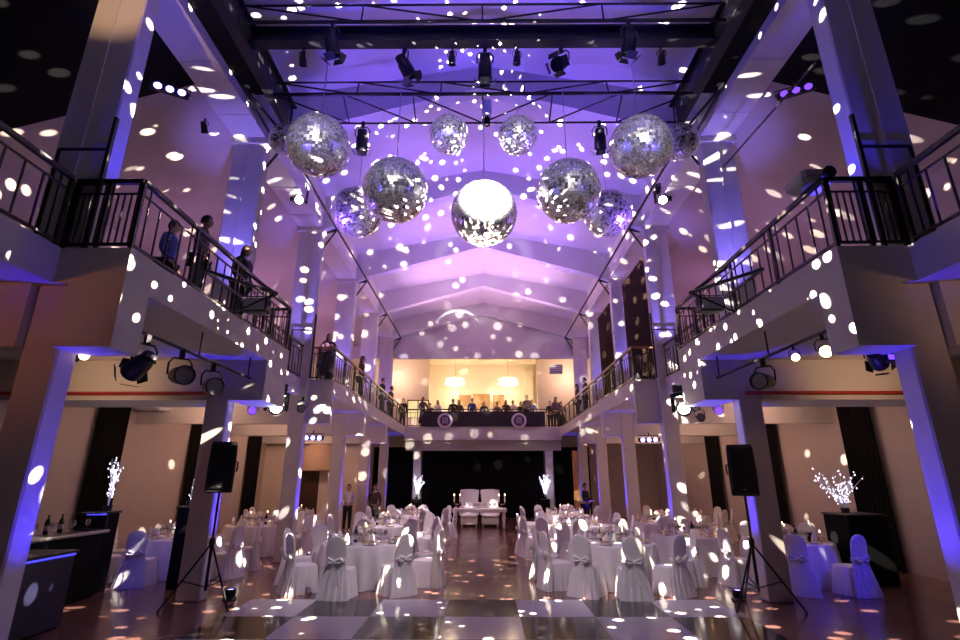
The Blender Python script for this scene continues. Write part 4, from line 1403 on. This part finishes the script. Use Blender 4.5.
def figure(pose, key, skirt=False):
    """meshes of one figure in a pose, standing on z=0 and facing -Y; pose gives joints"""
    J = pose
    names = ['pelvis', 'waist', 'chest', 'neckb', 'neck', 'headb', 'shL', 'elL', 'wrL', 'paL', 'shR', 'elR', 'wrR', 'paR', 'hiL', 'knL', 'anL', 'toL', 'hiR', 'knR', 'anR', 'toR']
    idx = {n: i for i, n in enumerate(names)}
    V = [J[n] for n in names]
    E = [('pelvis', 'waist'), ('waist', 'chest'), ('chest', 'neckb'), ('neckb', 'neck'), ('neck', 'headb'), ('neckb', 'shL'), ('shL', 'elL'), ('elL', 'wrL'), ('wrL', 'paL'),
         ('neckb', 'shR'), ('shR', 'elR'), ('elR', 'wrR'), ('wrR', 'paR'), ('pelvis', 'hiL'), ('hiL', 'knL'), ('knL', 'anL'), ('anL', 'toL'), ('pelvis', 'hiR'), ('hiR', 'knR'), ('knR', 'anR'), ('anR', 'toR')]
    E = [(idx[a], idx[b]) for a, b in E]
    rad = dict(pelvis=(.14, .105), waist=(.125, .09), chest=(.15, .105), neckb=(.09, .075), neck=.05, headb=.055, sh=.06, el=.042, wr=.027, pa=.034, hi=.085, kn=.056, an=.036, to=.034)
    RR = [rad.get(n, rad.get(n[:2])) for n in names]
    ex = MB()
    h = Vector(J['head'])
    fw = Vector(J['face']).normalized()
    side = fw.cross(Vector((0, 0, 1))).normalized()
    upv = side.cross(fw).normalized()
    rows = []
    for i in range(13):
        tt = -PI / 2 + PI * i / 12
        ring = []
        for k in range(16):
            a = 2 * PI * k / 16
            ca, sa = math.cos(a), math.sin(a)
            rx, ry = .074, .093
            jaw = 1 - .22 * max(0, -math.sin(tt)) ** 1.5
            ring.append(h + side * (rx * jaw * math.cos(tt) * ca) + fw * (ry * (jaw if sa > 0 else 1) * math.cos(tt) * sa + (.01 if math.sin(tt) < 0 else 0)) + upv * (.118 * math.sin(tt)))
        rows.append(ring)
    ex.loft(rows)
    ex.loft([[h + fw * .088 + upv * .02 + side * d * .4 for d in (-.012, .012)] + [h + fw * .08 + upv * .02], [h + fw * .112 - upv * .022 + side * -.014, h + fw * .112 - upv * .022 + side * .014, h + fw * .085 - upv * .03]])
    for s in (-1, 1):
        ex.ball(h + side * s * .076 - fw * .005, .022, 8, (.5, .8, 1.3))
        ex.ball(h + side * s * .03 + fw * .082 + upv * .012, .011, 8)
    ex.ball(h + fw * .088 - upv * .055, .018, 8, (1.3, .5, .5))
    for S in ('L', 'R'):
        w, p = Vector(J['wr' + S]), Vector(J['pa' + S])
        d = (p - w).normalized()
        o = d.cross(Vector((0, 0, 1)))
        o = o.normalized() if o.length > .1 else Vector((1, 0, 0))
        dn = d.cross(o).normalized()
        if dn.z > 0:
            dn = -dn
        for f, (q, L_) in enumerate(((-.024, .068), (-.008, .078), (.008, .074), (.024, .058))):
            a0 = p + o * q + d * .01
            a1 = a0 + d * L_ * .5 + dn * .006
            a2 = a1 + (d * .7 + dn * .7).normalized() * L_ * .5
            ex.tube([a0, a1, a2], [.009, .0085, .006], 6)
        th = p - d * .03 + o * (-.03 if S == 'L' else .03)
        ex.tube([th, th + d * .03 + o * (-.02 if S == 'L' else .02), th + d * .06 + o * (-.022 if S == 'L' else .022) + dn * .008], [.011, .010, .007], 6)
    out = {}
    out['body'] = skin_mesh('body', V, E, RR, 'skin', 0, 1, ex)

    def sub(keys, grow, name, mat):
        ks = [n for n in names if n in keys]
        mp = {idx[n]: i for i, n in enumerate(ks)}
        e2 = [(mp[a], mp[b]) for a, b in E if a in mp and b in mp]
        r2 = []
        for n in ks:
            r = rad.get(n, rad.get(n[:2]))
            r2.append(tuple(x + grow for x in r) if isinstance(r, tuple) else r + grow)
        return skin_mesh(name, [J[n] for n in ks], e2, r2, mat, 0, 1)
    top = {'pelvis', 'waist', 'chest', 'neckb', 'shL', 'elL', 'wrL', 'shR', 'elR', 'wrR'}
    out['top'] = sub(top, .016, 'jacket', 'suit_black')
    if skirt:
        b = MB()
        p, k = Vector(J['pelvis']), (Vector(J['knL']) + Vector(J['knR'])) / 2
        L = []
        for f, rx in ((-.35, .15), (0, .18), (.5, .21), (1.1, .25), (1.5, .27)):
            c = p + (k - p) * f
            L.append([(c.x + rx * math.cos(a) * (1 + .04 * math.sin(9 * a)), c.y + rx * .8 * math.sin(a) * (1 + .04 * math.sin(9 * a)), c.z) for a in [2 * PI * i / 36 for i in range(36)]])
        b.loft(L)
        out['bottom'] = b.mesh('skirt', 'dress_purple', True)
    else:
        out['bottom'] = sub({'pelvis', 'hiL', 'knL', 'anL', 'hiR', 'knR', 'anR'}, .02, 'trousers', 'suit_black')
    sh = MB()
    for S in ('L', 'R'):
        a, t_ = Vector(J['an' + S]), Vector(J['to' + S])
        d = (t_ - a); d.z = 0; d.normalize()
        pts = [Vector((a.x, a.y, .04)) - d * .06, Vector((a.x, a.y, .045)), Vector((t_.x, t_.y, .035)), Vector((t_.x, t_.y, .03)) + d * .04]
        sh.tube(pts, [.03, .044, .04, .02], 8)
    for i, v in enumerate(sh.v):
        v.z = max(v.z, .002)
    out['shoes'] = sh.mesh('shoes', 'black_plastic', True)
    hb = MB()
    rows = []
    for i in range(9):
        tt = -.35 + (PI / 2 + .35) * i / 8
        ring = []
        for k2 in range(18):
            a = 2 * PI * k2 / 18
            ca, sa = math.cos(a), math.sin(a)
            back = 1.0 if sa < .25 else max(.80, 1 - .5 * (sa - .25)) if math.sin(tt) < .55 else 1.0
            ring.append(h + side * (.088 * math.cos(tt) * ca * back) + fw * ((.104 * back) * math.cos(tt) * sa - .012) + upv * (.128 * math.sin(tt) + .012))
        rows.append(ring)
    hb.loft(rows)
    out['hair'] = hb.mesh('hair', 'hair_dark', True)
    lg = MB()
    lg.add(hb.v, hb.f)
    rows = []
    for z, k2 in ((.04, 1.0), (-.06, 1.05), (-.16, 1.1), (-.26, .9), (-.30, .6)):
        rows.append([h + side * (.085 * k2 * math.cos(a)) + fw * (-.045 + .062 * k2 * math.sin(a)) + upv * z for a in [2 * PI * i / 16 for i in range(16)]])
    lg.loft(rows)
    out['hair_long'] = lg.mesh('hair', 'hair_brown', True)
    return out


def pose_stand():
    return dict(pelvis=(0, 0, .93), waist=(0, 0, 1.10), chest=(0, .0, 1.28), neckb=(0, .005, 1.44), neck=(0, 0, 1.50), headb=(0, -.01, 1.57), head=(0, -.02, 1.635), face=(0, -1, -.05),
                shL=(.18, .01, 1.40), elL=(.235, .03, 1.12), wrL=(.22, -.10, .90), paL=(.21, -.15, .84), shR=(-.18, .01, 1.40), elR=(-.235, .03, 1.12), wrR=(-.20, -.12, .92), paR=(-.19, -.17, .87),
                hiL=(.09, 0, .88), knL=(.10, -.02, .48), anL=(.105, .03, .09), toL=(.12, -.11, .035), hiR=(-.09, 0, .88), knR=(-.10, -.02, .48), anR=(-.105, .03, .09), toR=(-.12, -.11, .035))


def pose_lean():
    p = pose_stand()
    p.update(waist=(0, -.05, 1.09), chest=(0, -.13, 1.25), neckb=(0, -.19, 1.39), neck=(0, -.21, 1.45), headb=(0, -.235, 1.51), head=(0, -.255, 1.575), face=(0, -1, -.25),
             shL=(.18, -.17, 1.35), elL=(.22, -.24, 1.08), wrL=(.10, -.42, 1.0), paL=(.04, -.45, .99), shR=(-.18, -.17, 1.35), elR=(-.22, -.24, 1.08), wrR=(-.12, -.43, 1.01), paR=(-.06, -.46, 1.0),
             pelvis=(0, .04, .93), hiL=(.09, .04, .88), hiR=(-.09, .04, .88), knR=(-.10, .0, .48))
    return p


def pose_gesture():
    p = pose_stand()
    p.update(elL=(.26, -.06, 1.14), wrL=(.17, -.27, 1.22), paL=(.14, -.33, 1.26), face=(.35, -1, 0), elR=(-.24, -.02, 1.12), wrR=(-.16, -.24, 1.05), paR=(-.12, -.30, 1.05), knL=(.11, -.06, .49), anL=(.13, .06, .09), toL=(.15, -.07, .035))
    return p


def pose_carry():
    p = pose_stand()
    p.update(elL=(.24, -.02, 1.12), wrL=(.14, -.26, 1.08), paL=(.09, -.32, 1.08), elR=(-.24, -.02, 1.12), wrR=(-.14, -.26, 1.08), paR=(-.09, -.32, 1.08))
    return p


FIG = {'stand': figure(pose_stand(), 's'), 'lean': figure(pose_lean(), 'l'), 'gesture': figure(pose_gesture(), 'g', True), 'carry': figure(pose_carry(), 'c')}
DYE = {}


def dyed(me, mat):
    k = (me.name, mat)
    if k not in DYE:
        c = me.copy()
        c.materials.clear()
        c.materials.append(M[mat])
        DYE[k] = c
    return DYE[k]


def person(label, loc, rz, pose='stand', top='suit_black', bottom='suit_black', long_hair=False, sc=1.0, group=None):
    t = thing('person', label, 'person', loc, rz, group)
    t.scale = (sc, sc, sc)
    f = FIG[pose]
    put('body', f['body'], t)
    put('dress_top' if pose == 'gesture' else 'jacket', dyed(f['top'], top), t)
    put('skirt' if pose == 'gesture' else 'trousers', dyed(f['bottom'], bottom), t)
    put('shoes', f['shoes'], t)
    put('hair', f['hair_long' if long_hair else 'hair'], t)


# left balcony
person('person in blue well behind the near left balcony railing', (-5.4, 8.0, ZB), PI / 2 + .2, 'stand', 'shirt_blue', 'suit_black', False, .97)
person('person in a brown coat at the near left railing, beside the one in blue', (-4.75, 7.85, ZB), PI / 2 + .3, 'stand', 'coat_brown', 'suit_black', False, .98)
person('person in dark clothes at the left railing near the second column', (-4.55, 8.95, ZB), PI / 2 - .2, 'stand', 'suit_black', 'suit_black', True, .95)
person('person in black standing tall behind the corner of the far left railing', (-5.25, 16.4, ZB), PI / 2, 'stand', 'suit_black', 'suit_black', False)
person('person in brown at the far left railing beside the fourth column', (-4.5, 18.6, ZB), PI / 2, 'stand', 'coat_brown', 'suit_black', True)
person('person in purple behind the black end railing of the far left balcony', (-4.55, 14.55, ZB), .3, 'gesture', 'dress_purple', 'suit_black', True, .85)
person('person in black on the far left balcony, just past its middle', (-4.55, 23.0, ZB), PI / 2 - .2, 'stand', 'suit_black', 'suit_black')
person('person in brown at the far end of the left railing', (-4.55, 25.2, ZB), PI / 2 - .2, 'stand', 'coat_brown', 'suit_black')
person('person in black at the far right railing', (4.6, 22.9, ZB), -PI / 2, 'stand', 'suit_black', 'suit_black')
person('person in brown at the end of the far right railing', (4.55, 24.6, ZB), -PI / 2, 'stand', 'coat_brown', 'suit_black', True)
# cross balcony
CROSS = [403, 423, 430, 437.5, 453, 459, 472, 484, 497, 506, 513, 521, 527, 532, 550, 556, 561]
TOPS = ['suit_black', 'dress_purple', 'coat_brown', 'shirt_white', 'suit_black', 'coat_brown', 'shirt_blue']
CN = ['black', 'purple', 'brown', 'white', 'black', 'brown', 'blue']
WH = ['first', 'second', 'third', 'fourth', 'fifth', 'sixth', 'seventh', 'eighth', 'ninth', 'tenth', 'eleventh', 'twelfth', 'thirteenth', 'fourteenth', 'fifteenth', 'sixteenth', 'seventeenth']
for i, px in enumerate(CROSS):
    Y = 28.2 if i in (1, 12) else 29.2 + .55 * (i % 3)
    x = at(px, 408, Y).x
    pose = ['stand', 'gesture', 'carry'][i % 3]
    person('person with %s top on the cross balcony, %s from the left' % (CN[i % 7], WH[i]), (x, Y, ZB), random.uniform(-.6, .6), pose, TOPS[i % 7], 'suit_black', i % 2 == 1, random.uniform(.93, 1.04), 'guests on the cross balcony')
# staff on the floor
x = at(343, 500, 20.5).x
person('person in a white shirt and dark trousers standing by the left columns', (x, 21.3, 0), .3, 'carry', 'shirt_white', 'suit_black')
person('person in brown beside the white shirted one by the left columns', (x + .95, 21.7, 0), .2, 'stand', 'coat_brown', 'suit_black')
x = at(586, 500, 22.5).x
person('person in a black suit standing before the gold drape at the right', (x, 22.6, 0), .9, 'carry', 'suit_black', 'suit_black', False, 1.02)

# ================================================================== LIGHT
def gobo(name, loc, power, col, scale, size, seed):
    """mirror ball reflections: a lamp whose beam is broken into many small spots"""
    o = light('POINT', name, loc, power, col, size=0.0)
    d = o.data
    d.use_nodes = True
    nt = d.node_tree
    nt.nodes.clear()
    out = nt.nodes.new('ShaderNodeOutputLight')
    em = nt.nodes.new('ShaderNodeEmission')
    geo = nt.nodes.new('ShaderNodeTexCoord')
    mp = nt.nodes.new('ShaderNodeMapping')
    mp.inputs['Rotation'].default_value = (seed, seed * .7, seed * 1.3)
    nt.links.new(geo.outputs['Normal'], mp.inputs[0])
    vo = nt.nodes.new('ShaderNodeTexVoronoi')
    vo.inputs['Scale'].default_value = scale
    nt.links.new(mp.outputs[0], vo.inputs['Vector'])
    mr = nt.nodes.new('ShaderNodeMapRange')
    mr.inputs[1].default_value = size
    mr.inputs[2].default_value = size * .72
    mr.inputs[3].default_value = 0
    mr.inputs[4].default_value = 1
    nt.links.new(vo.outputs['Distance'], mr.inputs[0])
    nt.links.new(mr.outputs[0], em.inputs['Strength'])
    em.inputs[0].default_value = (1, 1, 1, 1)
    nt.links.new(em.outputs[0], out.inputs[0])
    return o


c0, r0 = BPOS[0]
gobo('mirror_ball_reflections', c0 + Vector((0, -.1, -r0 - .45)), 12500, (1.0, .87, .72), 16.5, .235, .4)
gobo('mirror_ball_reflections_up', c0 + Vector((0, .1, r0 + .35)), 7000, (1.0, .92, .86), 15.5, .225, 1.7)
# centre ball's pin spot; the spots after it are added to brighten other balls
light('SPOT', 'pin_or_fill_spot', (.9, -3.0, 5.2), 110000, (1, .97, .95), c0 + Vector((0, 0, .16)), 5.2, .35, .05)
for i in (1, 2, 5, 9, 7, 8):
    p_, r_ = BPOS[i]
    light('SPOT', 'pin_or_fill_spot', (p_.x * .8, -2.0, 7.5), 1300, (1, .94, .90), p_, 10, .5, .05)
for i in (3, 4):
    light('SPOT', 'pin_or_fill_spot', (BPOS[i][0].x, -1.0, 7.0), 2200, (1, .94, .90), BPOS[i][0], 8, .5, .05)

# violet wash on the nave ceiling, from lamps along the balcony rails and trusses
for s in (-1, 1):
    for k, (y, pw, colr, dy) in enumerate(((5.0, 620, (.09, .06, 1.0), 1.2), (9.0, 560, (.25, .125, 1.0), 1.2), (13.0, 640, (.38, .19, 1.0), 1.0), (17.0, 620, (.48, .25, 1.0), .5), (21.0, 620, (.95, .55, 1.0), -.5), (24.6, 420, (1.0, .55, .95), -1.8))):
        light('SPOT', 'ceiling_wash', (s * 4.05, y, 5.75), pw, colr, (s * -.6, y + dy, 10.8), 90, .8, .15)
    # purple bounce on the balconies
    for y, pw in ((12.0, 17), (16.2, 34), (20.4, 44), (24.5, 26)):
        light('POINT', 'balcony_wash', (s * 7.2, y, 7.0), pw, (.70, .32, .85), size=.3)
    # warm lamps under the balconies
    for y, pw in ((10.6, 11), (13.0, 20), (16.2, 38), (20.4, 46), (24.2, 26)):
        light('POINT', 'aisle_lamp', (s * 7.3, y, 3.75), pw, (1.0, .58, .42), size=.2)
    # lamps on the trusses over the tables
    for y, pw in ((11.3, 2100), (15.4, 1600), (19.4, 1400)):
        light('SPOT', 'table_lamp', (s * 2.4, y - 2.2, 9.0), pw, (1.0, .78, .84), (s * 2.5, y - .2, .7), 27, .7, .1)
    light('SPOT', 'mover_beam', (s * 4.3, 11.2, 3.6), 60, (1, .95, .95), (s * 4.1, 9.6, 3.7), 60, .8, .05)
light('SPOT', 'table_lamp', (0, 20.5, 9.0), 700, (1.0, .78, .74), (0, 23, .8), 20, .7, .1)
light('POINT', 'lounge_lamp', (0, 31.9, 6.2), 50, (1.0, .72, .48), size=.4)
for s in (-1, 1):
    light('POINT', 'lounge_lamp', (s * 5.2, 29.8, 7.8), 80, (1.0, .66, .52), size=.3)
# fill light added for the backs of the near chairs, no fixture carries it
for s in (-1, 1):
    light('SPOT', 'chair_fill', (-s * 1.6, 5.5, 8.8), 1000, (.98, .84, .92), (s * 2.5, 10.4, .5), 24, .8, .15)
# added warm fill on the second balcony beams and soffit; warm lamp on the front of the nearest upper left column
for s in (-1, 1):
    light('SPOT', 'beam_fill', (s * 7.0, 8.0, 3.5), 34, (1.0, .60, .36), (s * 7.0, 9.5, 4.0), 105, .8, .1)
light('SPOT', 'warm_column_lamp', (-4.5, 2.0, 6.0), 420, (1.0, .60, .34), (-5.15, 5.4, 8.7), 26, .8, .05)
# bar and near right in blue
light('SPOT', 'blue_side_lamp', (6.9, 7.4, 3.3), 260, (.03, .02, 1.0), (6.25, 10.3, .4), 26, .7, .05)
light('SPOT', 'blue_side_lamp', (-6.1, 8.2, 4.0), 120, (.03, .02, 1.0), (-6.6, 11.0, .6), 34, .7, .05)
light('SPOT', 'warm_corner_lamp', (-5.9, 2.0, 3.9), 40, (1.0, .30, .12), (-5.6, 5.6, 4.2), 66, .8, .1)
light('SPOT', 'warm_corner_lamp', (6.2, 2.0, 3.9), 52, (1.0, .55, .24), (6.2, 5.6, 4.3), 64, .8, .1)

w = bpy.data.worlds.new('world')
SC.world = w
w.use_nodes = True
bgn = w.node_tree.nodes.get('Background')
bgn.inputs[0].default_value = (.10, .06, .16, 1)
bgn.inputs[1].default_value = .02

SC.view_settings.view_transform = 'Standard'
SC.view_settings.look = 'None'
SC.view_settings.gamma = 1
SC.view_settings.use_curve_mapping = False
SC.view_settings.exposure = 0.45
SC.cycles.use_denoising = True
SC.cycles.max_bounces = 6
SC.cycles.sample_clamp_indirect = 4
SC.cycles.caustics_reflective = False
SC.cycles.caustics_refractive = False
